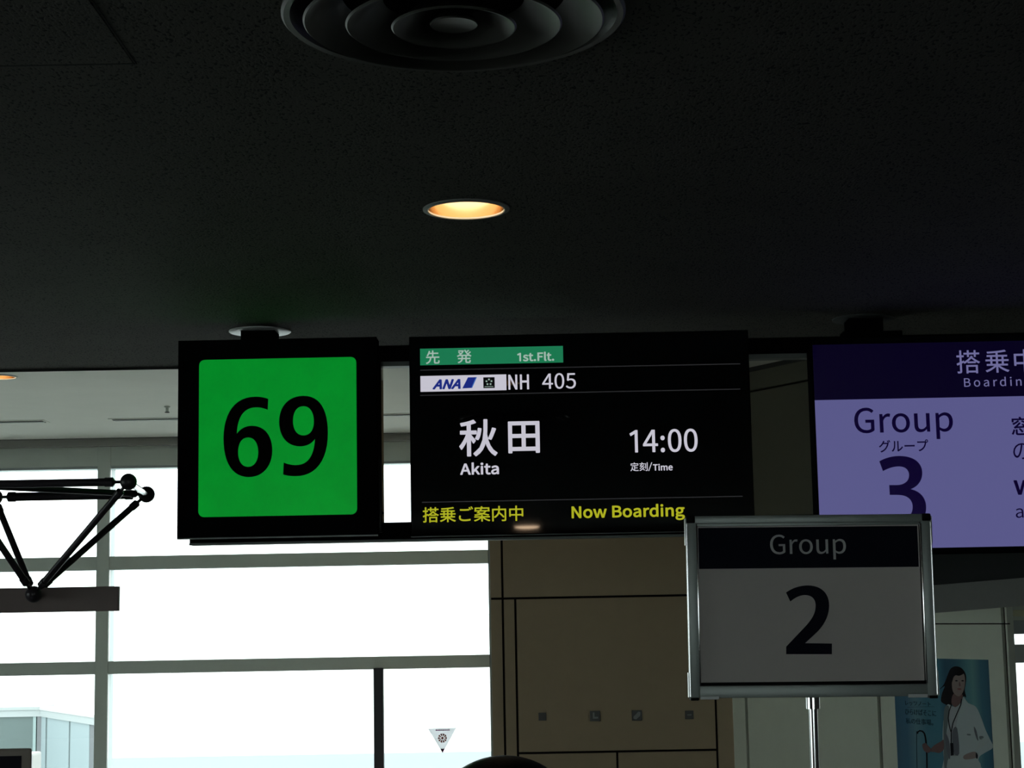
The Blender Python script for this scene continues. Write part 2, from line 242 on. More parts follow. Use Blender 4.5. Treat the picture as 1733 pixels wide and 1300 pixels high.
# ------------------------------------------------------------------ lettering (outlines as bezier numbers, 1000 units per em)
GLYPHS = """
.@279@139,-13,-37,0,36,0 205,56,0,-41,0,42 139,126,36,0,-37,0 73,56,0,42,0,-41
/@393@11,-179,100,324,22,0 78,-179,-22,0,100,324 377,793,-100,-324,-22,0 311,793,22,0,-100,-324
0@556@278,-13,-140,0,139,0 506,369,0,-256,0,254 278,745,139,0,-140,0 50,369,0,254,0,-256|278,61,83,0,-83,0 138,369,0,-215,0,214 278,673,-83,0,83,0 418,369,0,214,0,-215
1@556@88,,,25,134,0 490,0,-134,,,25 490,76,0,-25,-49,0 343,76,49,,,219 343,732,0,-218,-24,0 273,732,23,0,-40,-23 121,680,65,12,0,-19 121,623,0,19,44,0 252,623,-44,,,-183 252,76,0,182,-55,0 88,76,55,,,-25
4@556@340,,,67,28,0 426,0,-29,,,67 426,202,0,-67,32,0 524,202,-33,,,24 524,275,0,-25,-33,0 426,275,32,,,152 426,732,0,-152,-34,0 325,732,33,0,-102,-156 20,262,102,157,0,-20 20,202,0,20,107,0 340,202,-107,,,-67|340,275,0,75,-75,0 115,275,75,0,56,83 282,525,-56,-84,21,36 341,633,-18,-35,1,0 345,633,-2,0,-2,-37 340,500,0,36,0,-75
5@556@262,-13,-115,0,123,0 502,238,0,-160,0,162 281,472,121,0,-44,0 171,443,33,18,6,70 190,655,-6,-71,92,0 466,655,-92,,,25 466,732,0,-26,-119,0 110,732,118,0,-8,-113 86,391,8,114,16,-11 135,360,-16,10,42,28 257,403,-49,0,92,0 409,236,0,105,0,-107 253,63,87,0,-85,0 73,144,41,-42,-15,-20 27,84,15,20,50,-49
:@279@139,390,-37,0,36,0 205,460,0,-42,0,41 139,530,36,0,-37,0 73,460,0,41,0,-42|139,-13,-37,0,36,0 205,56,0,-41,0,42 139,126,36,0,-37,0 73,56,0,42,0,-41
A@608@4,0,83,244,31,0 97,0,-31,0,24,75 168,224,-24,-75,89,0 436,224,-90,0,23,-75 506,0,-24,75,32,0 604,0,-33,0,-83,244 355,732,83,-244,-35,0 252,732,34,0,-83,-244|191,297,74,0,12,37 227,410,-12,-38,26,83 300,658,-23,-86,1,0 304,658,-2,0,24,-85 378,410,-27,83,11,-38 413,297,-12,37,-74,0
B@657@101,,,244,78,0 334,0,-78,0,164,0 612,215,0,-144,0,100 463,390,87,-17,0,1 463,395,0,-2,69,22 570,554,0,-73,0,128 318,732,148,0,-73,0 101,732,72,,,-244|193,422,36,,,79 193,660,0,-80,37,0 306,660,-38,0,115,0 479,542,0,86,0,-75 302,422,126,0,-37,0|193,74,42,,,92 193,350,0,-92,42,0 321,350,-43,0,129,0 521,218,0,91,0,-99 321,74,126,0,-43,0
F@553@101,,,244,31,0 193,0,-31,,,110 193,329,0,-110,93,0 473,329,-94,,,26 473,407,0,-26,-94,0 193,407,93,,,82 193,655,0,-83,110,0 523,655,-110,,,25 523,732,0,-26,-141,0 101,732,140,,,-244
G@689@389,-13,-193,0,98,0 615,72,-47,-49,0,103 615,380,0,-103,-81,0 374,380,80,,,-26 374,303,0,25,52,0 530,303,-52,,,-64 530,111,0,64,-29,-27 398,68,52,0,-157,0 153,369,0,-185,0,183 397,665,-148,0,73,0 555,596,-37,38,16,20 605,656,-17,-20,-42,43 394,745,102,0,-194,0 58,366,0,237,0,-238
H@728@101,,,244,31,0 193,0,-31,,,115 193,346,0,-116,114,0 535,346,-114,,,-116 535,,,115,31,0 628,0,-31,,,244 628,732,0,-244,-31,0 535,732,31,,,-102 535,426,0,102,-114,0 193,426,114,,,102 193,732,0,-102,-31,0 101,732,31,,,-244
N@723@101,,,244,29,0 188,0,-29,,,128 188,385,0,-129,0,77 177,614,4,-74,1,0 181,614,-1,0,26,-51 260,463,-27,50,89,-155 527,0,-89,154,31,0 622,0,-32,,,244 622,732,0,-244,-30,0 534,732,29,,,-126 534,352,0,127,0,-76 547,120,-6,73,-2,0 542,120,1,0,-27,50 463,271,26,-50,-90,154 195,732,89,-153,-31,0 101,732,31,,,-244
T@599@253,,,218,31,0 346,0,-31,,,218 346,655,0,-219,74,0 568,655,-74,,,25 568,732,0,-26,-179,0 31,732,179,,,-26 31,655,0,25,74,0 253,655,-74,,,-219
W@878@181,0,-52,244,37,0 291,0,-37,0,36,147 400,442,-37,-148,12,58 437,609,-11,-56,1,0 441,609,-2,0,12,-56 477,442,-13,58,37,-148 588,0,-37,147,37,0 699,0,-37,0,51,244 850,732,-50,-244,-29,0 762,732,30,0,-26,-132 683,334,27,133,-12,-79 644,96,13,80,-2,0 638,96,2,0,-18,80 586,334,18,-78,-34,133 484,732,34,-132,-29,0 399,732,28,0,-34,-132 298,334,33,133,-18,-79 246,96,16,80,-2,0 242,96,1,0,-15,80 198,334,15,-79,-26,133 121,732,26,-132,-32,0 26,732,32,0,52,-244
a@564@217,-13,-91,0,67,0 397,65,-52,-43,1,0 400,65,-1,0,2,-22 408,0,-3,22,25,0 483,0,-25,,,111 483,334,0,-111,0,135 295,557,133,0,-88,0 82,486,49,32,12,-21 117,423,-12,21,43,29 280,481,-63,0,89,0 392,344,0,70,-231,-26 59,141,0,118,0,-98|243,61,52,0,-54,0 147,147,0,-62,0,70 392,283,-183,-21,0,-51 392,132,0,50,-53,-47
d@620@277,-13,-136,0,65,0 442,64,-42,-42,1,0 445,64,-1,0,2,-21 453,0,-3,21,25,0 528,0,-25,,,265 528,795,0,-265,-31,0 436,795,30,,,-69 436,587,0,69,1,-31 441,494,-2,31,-48,39 288,557,64,0,-124,0 53,271,0,176,0,-181|297,64,50,0,-95,0 147,272,0,-131,0,124 304,480,-87,0,45,0 436,423,-45,41,0,-95 436,138,0,95,-45,-50
e@555@312,-13,-145,0,73,0 490,42,-47,-31,-11,20 458,103,10,-20,-41,-27 322,60,53,0,-103,0 142,250,6,-116,122,0 508,250,-122,0,2,14 512,302,0,-20,0,155 295,557,139,0,-124,0 52,271,0,177,0,-179|141,315,97,0,11,108 297,484,-77,0,85,0 432,315,0,110,-97,0
g@565@275,-250,-132,0,168,0 550,-62,0,-101,0,90 361,67,125,0,-36,0 254,67,35,0,-73,0 159,126,0,-34,0,30 194,191,-20,-17,24,-12 274,172,-26,0,112,0 473,361,0,-116,0,47 429,473,26,-25,37,0 540,473,-37,,,23 540,543,0,-24,-63,0 351,543,63,0,-19,8 274,557,31,0,-109,0 71,363,0,119,0,-65 142,217,-36,28,0,-1 142,213,0,1,-29,-20 82,112,0,45,0,-43 131,23,-28,17,0,-2 131,18,0,2,-51,-31 51,-105,0,47,0,-93|274,234,63,0,-62,0 159,363,0,-79,0,80 274,490,-63,0,65,0 390,363,0,80,0,-79|288,-187,105,0,-99,0 131,-92,0,-58,0,31 186,0,-39,-28,24,-6 256,-8,-20,0,31,0 350,-8,-32,0,72,0 460,-77,0,51,0,-56
h@607@92,,,265,31,0 184,0,-31,,,131 184,394,0,-132,54,55 332,477,-56,0,72,0 435,332,0,102,0,-111 435,,,111,30,0 526,0,-31,,,115 526,344,0,-115,0,138 360,557,114,0,-74,0 180,466,50,50,1,37 184,578,-1,-38,0,72 184,795,0,-72,-31,0 92,795,31,,,-265
i@276@92,,,181,31,0 184,0,-31,,,181 184,543,0,-181,-31,0 92,543,31,,,-181|138,655,-36,0,36,0 199,715,0,-37,0,35 138,774,36,0,-36,0 78,715,0,35,0,-37
k@553@92,,,265,30,0 182,0,-30,,,48 182,143,0,-48,34,40 284,262,-34,-40,53,-87 443,0,-53,87,33,0 542,0,-33,0,-69,108 337,324,68,-108,60,73 518,543,-61,-73,-34,0 416,543,34,0,-77,-96 186,257,76,95,-1,0 182,257,1,,,179 182,795,0,-179,-30,0 92,795,30,,,-265
l@285@188,-13,-68,0,25,0 241,-5,-13,-4,-5,23 228,65,4,-23,-10,-2 209,63,5,0,-14,0 184,102,0,-28,0,231 184,795,0,-231,-31,0 92,795,31,,,-229 92,108,0,229,0,-77
m@926@92,,,181,31,0 184,0,-31,,,131 184,394,0,-132,49,56 320,477,-41,0,69,0 421,332,0,102,0,-111 421,,,111,30,0 512,0,-31,,,131 512,394,0,-132,51,56 649,477,-42,0,68,0 749,332,0,102,0,-111 749,,,111,31,0 840,0,-30,,,115 840,344,0,-115,0,138 676,557,111,0,-66,0 497,453,57,61,-22,64 347,557,84,0,-65,0 178,464,48,52,-1,0 176,464,1,0,-3,26 167,543,3,-27,-25,0 92,543,25,,,-181
n@610@92,,,181,31,0 184,0,-31,,,131 184,394,0,-132,54,55 332,477,-56,0,72,0 435,332,0,102,0,-111 435,,,111,30,0 526,0,-31,,,115 526,344,0,-115,0,138 360,557,114,0,-74,0 178,464,51,52,-1,0 176,464,1,0,-3,26 167,543,3,-27,-25,0 92,543,25,,,-181
o@606@303,-13,-133,0,133,0 554,271,0,-180,0,181 303,557,133,0,-133,0 52,271,0,181,0,-180|303,63,94,0,-94,0 146,271,0,-125,0,125 303,480,-94,0,94,0 461,271,0,125,0,-125
p@620@92,-229,0,257,31,0 184,-229,-31,,,61 184,-45,0,-61,-1,32 181,50,1,-32,49,-41 331,-13,-49,0,124,0 567,280,0,-186,0,168 351,557,140,0,-63,0 178,480,49,41,-1,0 176,480,1,0,-3,21 167,543,3,-21,-25,0 92,543,25,,,-258|316,64,90,0,-36,0 184,120,48,-42,0,95 184,406,0,-96,52,48 328,480,-45,0,104,0 472,279,0,121,0,-134
r@389@92,,,181,31,0 184,0,-31,,,116 184,349,0,-117,36,92 320,475,-45,0,23,0 373,466,-18,6,5,26 390,545,-6,-27,-17,9 332,557,24,0,-60,0 178,444,38,69,-1,0 176,444,1,0,-3,33 167,543,3,-33,-25,0 92,543,25,,,-181
s@469@234,-13,-77,0,128,0 431,148,0,-88,0,103 266,313,79,-30,-61,23 149,407,0,-51,0,43 250,486,-69,0,48,0 373,438,-37,27,14,19 417,495,-15,-19,-41,34 249,557,67,0,-119,0 62,403,0,86,0,-93 220,246,-76,28,60,-22 344,143,0,55,0,-47 237,58,72,0,-65,0 76,123,48,-39,-15,-20 32,62,15,20,51,-43
t@378@262,-13,-115,0,34,0 363,7,-31,-10,-6,23 345,76,6,-23,-18,-8 283,61,20,0,-63,0 199,165,0,-66,0,101 199,469,0,-102,49,0 347,469,-50,,,24 347,543,0,-25,-50,0 199,543,49,,,51 199,695,0,-50,-25,0 123,695,25,0,-3,-50 113,543,3,51,-29,-2 27,538,29,1,0,-23 27,469,0,23,27,0 108,469,-27,,,-101 108,168,0,100,0,-109
u@607@251,-13,-115,0,74,0 430,85,-51,-59,1,0 433,85,-1,0,2,-28 440,0,-3,28,25,0 516,0,-26,,,181 516,543,0,-181,-31,0 425,543,30,,,-129 425,158,0,128,-52,-64 278,66,56,0,-72,0 176,210,0,-101,0,111 176,543,0,-111,-31,0 84,543,31,,,-115 84,199,0,114,0,-139
w@802@178,0,-50,181,35,0 284,0,-36,0,25,97 361,291,-26,-97,14,52 398,449,-12,-55,1,0 403,449,-2,0,13,-55 440,293,-14,51,26,-98 518,0,-26,98,37,0 629,0,-37,0,48,181 775,543,-49,-181,-29,0 687,543,30,0,-26,-105 609,229,26,104,-12,-52 576,78,11,50,-2,0 571,78,1,0,-13,50 533,229,13,-52,-29,104 448,543,28,-105,-30,0 359,543,29,0,-29,-105 274,229,28,104,-13,-52 238,78,11,50,-2,0 233,78,1,0,-11,50 201,229,11,-52,-27,104 120,543,27,-105,-31,0 27,543,31,0,50,-181
。@1000@194,244,85,0,-83,0 42,92,0,84,0,-85 194,-61,-83,0,85,0 347,92,0,-85,0,84|194,-10,57,0,-55,0 93,92,0,-57,0,55 194,193,-55,0,57,0 296,92,0,55,0,-57
け@1000@255,764,-5,-19,-31,3 162,773,31,-3,0,-18 157,706,3,24,-12,-82 119,308,0,162,0,-126 172,-9,-20,61,23,3 240,-1,-23,-3,-1,10 237,33,1,-10,-1,11 242,78,-4,-15,11,49 307,299,-24,-70,-15,8 264,325,14,-9,-19,-50 210,172,14,42,-38,164 238,699,-31,-145,4,19|396,573,43,-7,0,-27 396,493,0,26,43,-3 558,487,-48,0,41,0 684,490,-42,-2,0,-11 684,459,0,10,0,-192 572,60,106,94,-24,-24 475,-2,32,13,24,-19 548,-59,-25,19,211,125 759,459,0,-230,0,11 759,494,0,-12,60,4 921,511,-46,-7,0,27 921,593,0,-28,-47,-11 758,570,59,5,0,50 757,720,1,-50,0,22 760,779,-2,-17,-31,0 668,779,30,0,3,-16 676,719,-1,23,2,-25 682,565,-1,63,-41,-2 557,562,41,0,-54,0
こ@1000@235,701,72,-9,0,-27 235,620,0,27,79,-6 499,609,-100,0,93,0 768,621,-68,-5,0,27 768,702,0,-27,-72,-7 499,688,96,0,-100,0|275,299,-13,-40,-27,2 194,307,27,-3,-9,-41 173,168,0,51,0,-126 494,-25,-203,0,142,0 834,10,-72,-20,0,29 833,96,1,-29,-75,-25 492,56,138,0,-160,0 254,185,0,-76,0,37
ご@1000@217,690,72,-8,0,-26 217,610,0,27,79,-7 482,599,-101,0,92,0 750,611,-68,-5,0,27 750,692,0,-27,-72,-8 481,678,96,0,-100,0|257,288,-13,-39,-27,2 176,296,27,-3,-10,-40 155,157,0,52,0,-126 476,-36,-203,0,143,0 816,-1,-71,-19,0,29 815,85,1,-29,-75,-24 474,46,138,0,-160,0 237,175,0,-77,0,37|778,802,25,-36,-18,-7 724,779,18,8,28,-38 806,640,-20,40,18,8 860,665,-18,-9,-21,39|888,842,27,-37,-17,-7 835,819,18,8,29,-38 918,681,-21,43,19,8 973,705,-18,-8,-20,37
そ@1000@262,746,24,-3,1,-27 266,665,-2,27,21,2 342,672,-25,-2,43,2 605,685,-44,-3,-63,-55 275,416,108,75,-51,-6 102,396,54,6,2,-25 109,321,-2,25,120,20 469,365,-107,-9,-51,-31 353,176,0,86,0,-153 729,-43,-243,-11,6,27 746,38,-5,-27,-36,-3 603,41,59,-8,-91,12 431,188,0,-101,0,94 623,379,-98,-13,59,8 876,383,-98,5,0,24 876,457,0,-25,-144,0 401,428,152,16,80,63 699,673,-73,-61,14,11 753,710,-14,-8,-17,19 702,767,17,-19,-12,-3 649,758,22,3,-58,-7 341,742,44,0,-30,0
に@1000@456,674,109,-17,0,-26 456,595,0,26,110,-12 866,595,-107,-12,0,27 866,675,0,-26,-100,-14|495,268,-10,-37,-24,2 423,275,24,-3,-11,-49 406,157,0,34,0,-94 649,7,-168,0,102,0 898,28,-63,-12,0,28 896,112,1,-28,-81,-18 649,86,89,0,-136,0 480,176,0,-46,0,27|265,751,-5,-17,-30,3 176,759,30,-2,0,-22 169,688,3,24,-12,-82 124,288,0,147,0,-135 161,-33,-20,71,24,2 233,-28,-24,-2,-1,10 230,7,1,-11,-1,11 235,52,-3,-15,9,47 306,276,-26,-71,-14,10 264,308,14,-11,-17,-41 206,162,17,45,-6,49 197,302,0,-49,0,112 247,684,-21,-91,4,18
の@1000@476,642,-192,-24,-11,-92 420,372,25,83,-51,-169 269,136,47,0,-45,0 166,318,0,-126,0,136|559,644,-13,-94,169,-15 825,353,0,151,0,-173 572,56,128,28,-23,-5 486,43,32,3,15,-25 533,-31,-16,25,236,31 907,350,0,-210,0,203 525,717,233,0,-244,0 88,311,0,217,0,-165 266,44,-89,0,93,0 499,355,-62,-206,28,93
ば@1000@231,752,-6,-17,-29,3 143,760,29,-2,0,-22 137,688,3,23,-12,-81 91,269,0,147,0,-136 129,-48,-20,72,23,2 199,-43,-23,-2,-1,11 196,-8,0,-9,0,12 200,37,-3,-14,11,49 272,258,-24,-69,-14,10 231,290,13,-11,-17,-40 174,143,16,46,-7,49 164,283,0,-49,0,111 214,685,-20,-92,3,18|810,791,18,-36,-16,-5 761,776,17,5,19,-39 818,635,-15,42,17,6 869,653,-17,-6,-14,39|910,822,19,-37,-16,-5 861,806,17,6,21,-38 920,667,-16,43,17,6 971,684,-17,-6,-15,40|652,174,-32,11,0,-11 653,140,-1,11,0,-67 544,31,84,0,-72,0 422,109,0,-51,0,49 549,190,-74,0,36,0|724,759,-4,-21,-30,0 635,759,30,0,2,-18 639,697,0,17,0,-41 639,574,0,41,-32,-1 544,572,31,0,-58,0 375,580,57,-5,0,-25 375,505,0,25,59,-4 543,499,-57,0,32,0 639,501,-32,-1,1,-83 649,243,-3,77,-29,6 556,252,33,0,-131,0 351,102,0,83,0,-90 558,-43,-134,0,134,0 730,120,0,-82,0,7 730,140,0,-7,51,-29 881,24,-50,47,15,22 924,91,-14,-22,-52,47 727,220,81,-32,-4,84 715,505,1,-101,60,4 888,524,-55,-9,0,25 888,601,0,-26,-53,-10 715,578,61,5,0,47 717,698,-1,-27,1,20
ひ@1000@109,685,14,-1,2,-27 115,602,-2,28,20,3 171,610,-19,-3,36,5 341,633,-51,-9,-89,-99 154,203,0,187,0,-165 426,-50,-157,0,276,0 757,443,21,-253,38,-76 893,245,-54,57,18,23 945,316,-17,-24,-148,132 733,738,21,-120,-26,-7 655,716,26,8,7,-24 677,643,-7,24,65,-371 428,31,230,0,-102,0 233,220,0,-141,0,205 449,647,-64,-46,14,7 502,665,-13,-4,-8,23 479,735,7,-23,-59,-22 162,685,89,5,-18,-1
ら@1000@335,783,86,-27,-7,-25 315,707,6,26,76,-21 702,630,-94,13,7,25 721,706,-6,-25,-87,8|313,602,-14,-68,-28,3 229,613,28,-4,-6,-105 178,207,20,91,25,-6 252,189,-25,6,6,16 282,239,-15,-18,70,84 592,373,-132,0,101,0 767,236,0,80,0,-137 298,47,316,-39,8,-27 322,-35,-8,27,371,-31 851,234,0,-179,0,117 597,443,152,0,-120,0 271,321,96,84,11,64
グ@1000@764,799,25,-36,-17,-7 711,776,18,8,27,-37 792,639,-20,39,18,8 846,663,-18,-8,-21,40|874,839,26,-37,-17,-7 821,816,18,8,28,-37 904,679,-22,43,18,8 957,703,-17,-8,-18,37|496,751,-16,-26,-31,11 404,782,30,-10,-6,-26 373,702,9,19,-44,-88 58,365,173,103,23,-17 128,314,-23,17,110,72 382,560,-61,-85,112,0 718,560,-112,0,-20,-91 560,248,77,91,-91,-107 160,-3,184,54,24,-22 233,-69,-24,22,187,70 631,203,-91,-111,88,109 807,548,-27,-101,5,16 830,601,-8,-14,-22,13 764,641,22,-14,-16,-6 699,632,27,0,-90,0 429,632,90,0,7,14 452,673,-8,-13,10,18
ッ@1000@483,576,17,-40,-25,-9 410,551,24,8,20,-45 488,334,-11,45,24,8 562,360,-25,-9,-13,44|844,520,-7,-21,-28,9 758,547,29,-9,-15,-128 621,205,69,88,-82,-103 296,-8,116,34,22,-22 362,-75,-22,22,112,43 687,163,-93,-117,72,90 829,470,-27,-110,4,13|251,526,20,-43,-25,-10 177,497,25,9,19,-35 266,272,-15,52,25,9 342,300,-26,-10,-19,52
ツ@1000@456,751,22,-48,-26,-8 379,725,25,9,25,-52 477,462,-16,57,26,9 555,489,-26,-9,-17,56|899,687,-7,-16,-30,9 807,713,31,-8,-20,-149 648,302,80,101,-101,-127 255,37,143,42,23,-23 324,-33,-23,23,141,50 715,256,-103,-136,82,108 881,631,-31,-124,4,16|177,691,26,-55,-26,-9 98,663,26,9,24,-43 210,389,-19,62,26,9 289,418,-27,-10,-23,65
ト@1000@337,88,0,56,0,-37 330,-30,5,32,32,0 427,-30,-33,0,-4,33 421,88,0,-31,-1,110 420,418,0,-110,111,-35 812,257,-109,59,12,28 846,342,-11,-29,-105,53 420,507,132,-40,0,54 420,670,0,-55,0,29 427,773,-3,-31,-33,0 329,773,32,0,6,-31 337,670,0,27,0,-84
ノ@1000@801,718,-12,-26,-31,9 706,744,32,-8,-29,-143 518,321,93,115,-91,-113 140,56,149,52,23,-24 210,-17,-23,24,143,59 587,268,-90,-116,84,108 769,632,-39,-109,8,25
プ@1000@804,717,0,-36,0,37 870,784,-36,0,37,0 937,717,0,37,0,-36 870,652,37,0,-36,0|758,717,0,62,0,-11 763,685,-3,10,-10,0 731,684,11,1,-46,0 230,684,57,0,-33,0 130,691,28,-4,0,-29 130,603,0,29,26,1 230,606,-40,0,57,0 740,606,-58,0,-13,-96 610,280,70,91,-83,-107 220,40,194,48,22,-25 288,-35,-23,25,184,57 681,232,-90,-118,79,103 830,601,-21,-105,1,3 832,612,0,-4,12,-4 870,606,-13,0,62,0 983,717,0,-61,0,62 870,830,62,0,-62,0
ル@1000@524,21,4,16,17,-15 577,-23,-18,15,7,6 611,0,-17,-8,115,57 951,277,-86,-117,-15,22 904,345,16,-23,-77,-113 613,99,91,42,0,31 613,675,0,-62,0,38 617,749,-1,-8,-31,0 525,749,30,0,1,-8 530,675,0,38,0,-62 530,77,0,46,0,-20|66,26,84,60,25,-17 141,-24,-25,17,84,69 319,250,-29,-107,27,100 350,674,0,-110,0,30 355,746,-1,-12,-31,0 263,746,30,0,4,-21 270,673,0,30,0,-110 240,272,28,91,-30,-97
レ@1000@222,32,7,16,19,-17 280,-18,-20,17,16,10 322,0,-11,-3,249,72 906,357,-130,-161,-15,23 861,427,15,-24,-124,-161 315,86,191,48,0,51 315,653,0,-95,0,28 322,743,-4,-25,-33,0 223,743,33,0,4,-20 232,653,0,25,0,-95 232,81,0,62,0,-20
ー@1000@102,433,30,-2,0,-33 102,335,0,32,31,3 241,340,-55,0,75,0 789,340,-75,0,45,0 896,335,-20,1,0,32 896,433,0,-33,-22,-2 788,428,50,0,-74,0 241,428,74,0,-56,0
中@1000@458,839,26,,,-59 458,661,0,59,-121,0 96,661,121,,,-159 96,186,0,158,25,0 171,186,-25,,,21 171,248,0,-21,95,0 458,248,-96,,,-109 458,-79,0,109,26,0 537,-79,-27,,,109 537,248,0,-109,96,0 824,248,-96,,,-19 824,191,0,19,26,0 901,191,-25,,,156 901,661,0,-157,-121,0 537,661,121,,,59 537,839,0,-59,-27,0|171,322,95,,,88 171,588,0,-89,95,0 458,588,-96,,,-89 458,322,0,88,-96,0|824,322,0,88,-96,0 537,322,96,,,88 537,588,0,-89,96,0 824,588,-96,,,-89
乗@1000@460,380,-48,,,-38 460,267,0,37,-48,0 316,267,48,,,37 316,380,0,-38,48,0|460,446,0,36,-48,0 316,446,48,,,36 316,556,0,-37,48,0 460,556,-48,,,-37|535,380,0,-38,49,0 683,380,-49,,,-38 683,267,0,37,-49,0 535,267,49,,,37|535,446,49,,,36 535,556,0,-37,49,0 683,556,-49,,,-37 683,446,0,36,-49,0|807,825,17,-20,-158,-37 116,757,241,8,8,-17 133,693,-1,18,104,3 460,710,-110,-9,0,-29 460,622,0,29,-117,0 110,622,116,,,-22 110,556,0,22,44,0 243,556,-44,,,-37 243,446,0,36,-62,0 57,446,62,,,-22 57,380,0,22,62,0 243,380,-62,,,-38 243,267,0,37,-48,0 98,267,48,,,-22 98,201,0,22,101,0 402,201,-102,0,-90,-83 40,8,128,37,18,-15 92,-55,-11,19,128,44 460,164,-97,-94,0,-81 460,-80,0,81,25,0 535,-80,-25,,,81 535,164,0,-81,98,-97 905,-60,-130,44,12,20 959,7,-18,-15,-131,37 594,201,91,-84,105,0 910,201,-105,,,22 910,267,0,-22,-51,0 756,267,52,,,37 756,380,0,-38,63,0 944,380,-62,,,22 944,446,0,-22,-62,0 756,446,63,,,36 756,556,0,-37,47,0 897,556,-47,,,22 897,622,0,-22,-121,0 535,622,121,,,32 535,717,0,-32,121,11 858,764,-89,-20,-17,21
事@1000@134,131,108,,,-20 134,72,0,20,108,0 459,72,-109,,,-23 459,4,0,23,0,-18 434,-20,19,1,-17,-1 296,-20,60,-2,10,-17 323,-83,-4,18,84,0 490,-71,-31,-11,31,11 535,4,0,-46,0,23 535,72,0,-23,80,0 774,72,-80,,,-15 774,28,0,15,26,0 850,28,-25,,,59 850,206,0,-59,35,0 954,206,-34,,,20 954,266,0,-20,-34,0 850,266,35,,,41 850,391,0,-42,-105,0 535,391,105,,,23 535,462,0,-24,100,0 834,462,-100,,,59 834,639,0,-59,-100,0 535,639,100,,,19 535,697,0,-19,133,0 934,697,-133,,,21 934,759,0,-20,-133,0 535,759,133,,,27 535,839,0,-26,-26,0 459,839,25,,,-26 459,759,0,27,-131,0 67,759,131,,,-20 67,697,0,21,131,0 459,697,-131,,,-19 459,639,0,19,-96,0 172,639,95,,,-59 172,462,0,59,95,0 459,462,-96,,,-24 459,391,0,23,-106,0 143,391,105,,,-19 143,336,0,18,105,0 459,336,-106,,,-24 459,266,0,23,-137,0 48,266,137,,,-20 48,206,0,20,137,0 459,206,-137,,,-25 459,131,0,25,-109,0|244,586,0,-24,71,0 459,586,-72,,,-24 459,515,0,23,-72,0 244,515,71,,,23|535,586,0,-24,74,0 758,586,-74,,,-24 758,515,0,23,-74,0 535,515,74,,,23|535,336,0,-24,80,0 774,336,-80,,,-24 774,266,0,23,-80,0 535,266,80,,,23|535,206,0,-25,80,0 774,206,-80,,,-25 774,131,0,25,-80,0 535,131,80,,,25
仕@1000@340,34,87,,,-24 340,-38,0,24,203,0 948,-38,-203,,,24 948,34,0,-24,-90,0 676,34,91,,,139 676,450,0,-139,96,0 964,450,-96,,,24 964,523,0,-25,-96,0 676,523,96,,,100 676,823,0,-100,-25,0 601,823,25,,,-100 601,523,0,100,-96,0 314,523,95,,,-25 314,450,0,24,95,0 601,450,-96,,,-139 601,34,0,139,-87,0|298,837,23,-7,-63,-158 23,429,109,98,15,-18 69,356,-8,17,40,38 186,490,-37,-50,0,-190 186,-78,0,189,25,0 260,-78,-25,,,226 260,600,0,-226,42,68 369,814,-30,-74,-24,8
先@1000@462,839,25,,,-52 462,683,0,52,-59,0 285,683,59,0,14,40 322,800,-10,-37,-26,6 246,816,25,-5,-25,-105 102,494,69,85,19,-7 167,459,-17,11,34,42 256,612,-25,-57,68,0 462,612,-69,,,-68 462,410,0,67,-134,0 61,410,134,,,-25 61,337,0,24,87,0 322,337,-87,0,-17,-165 47,-22,213,66,18,-15 95,-85,-9,19,228,79 400,337,-21,-196,63,0 591,337,-64,,,-98 591,43,0,98,0,-83 702,-64,-89,0,18,0 843,-64,-19,0,81,0 953,127,-8,-152,-21,6 884,158,16,-13,-4,-130 837,8,37,0,-23,0 710,8,18,0,-37,0 666,43,0,-30,0,98 666,337,0,-98,91,0 939,337,-91,,,24 939,410,0,-25,-134,0 538,410,134,,,67 538,612,0,-68,110,0 867,612,-110,,,24 867,683,0,-23,-110,0 538,683,110,,,52 538,839,0,-52,-26,0
内@1000@99,669,121,,,-251 99,-82,0,250,25,0 173,-82,-25,,,226 173,595,0,-226,96,0 462,595,-97,0,-5,-132 199,179,221,119,18,-13 253,122,-11,16,135,79 498,392,-38,-96,92,-85 741,135,-51,68,21,16 803,184,-20,-16,-62,75 521,464,99,-88,10,45 538,595,-2,-42,97,0 828,595,-97,,,-192 828,20,0,192,0,-18 803,-5,20,0,-20,0 645,-3,70,-3,11,-21 671,-79,-3,21,89,0 857,-67,-34,-13,34,13 902,19,0,-49,0,216 902,669,0,-217,-121,0 539,669,121,,,56 539,839,0,-57,-26,0 463,839,25,,,-57 463,669,0,56,-122,0
刻@1000@850,827,25,,,-270 850,17,0,270,0,-17 826,-6,17,1,-17,-1 690,-5,62,-3,11,-21 715,-77,-3,20,86,0 881,-64,-29,-11,31,12 924,17,0,-48,0,270 924,827,0,-270,-24,0|672,724,23,,,-185 672,167,0,186,23,0 742,167,-23,,,186 742,724,0,-185,-23,0|460,578,22,-8,-17,-34 400,480,23,32,-68,-3 196,472,68,2,50,51 338,647,-43,-62,87,0 600,647,-88,,,23 600,715,0,-23,-69,0 393,715,69,0,-10,36 327,844,28,-39,-23,-6 258,825,23,7,22,-33 312,715,-11,34,-86,0 54,715,86,,,-23 54,647,0,23,66,0 251,647,-66,0,-43,-66 140,504,17,17,-22,-22 82,463,18,3,9,-20 106,393,-4,15,18,8 347,416,-192,-11,-78,-88 66,206,105,50,14,-14 113,146,-10,15,168,90 528,556,-92,-178,-23,7|526,388,22,-9,-99,-177 59,-15,193,83,14,-15 107,-78,-10,15,104,51 401,122,-89,-81,57,-52 556,-35,-33,41,18,17 611,15,-19,-17,-35,41 449,169,57,-50,56,58 594,361,-40,-70,-23,9
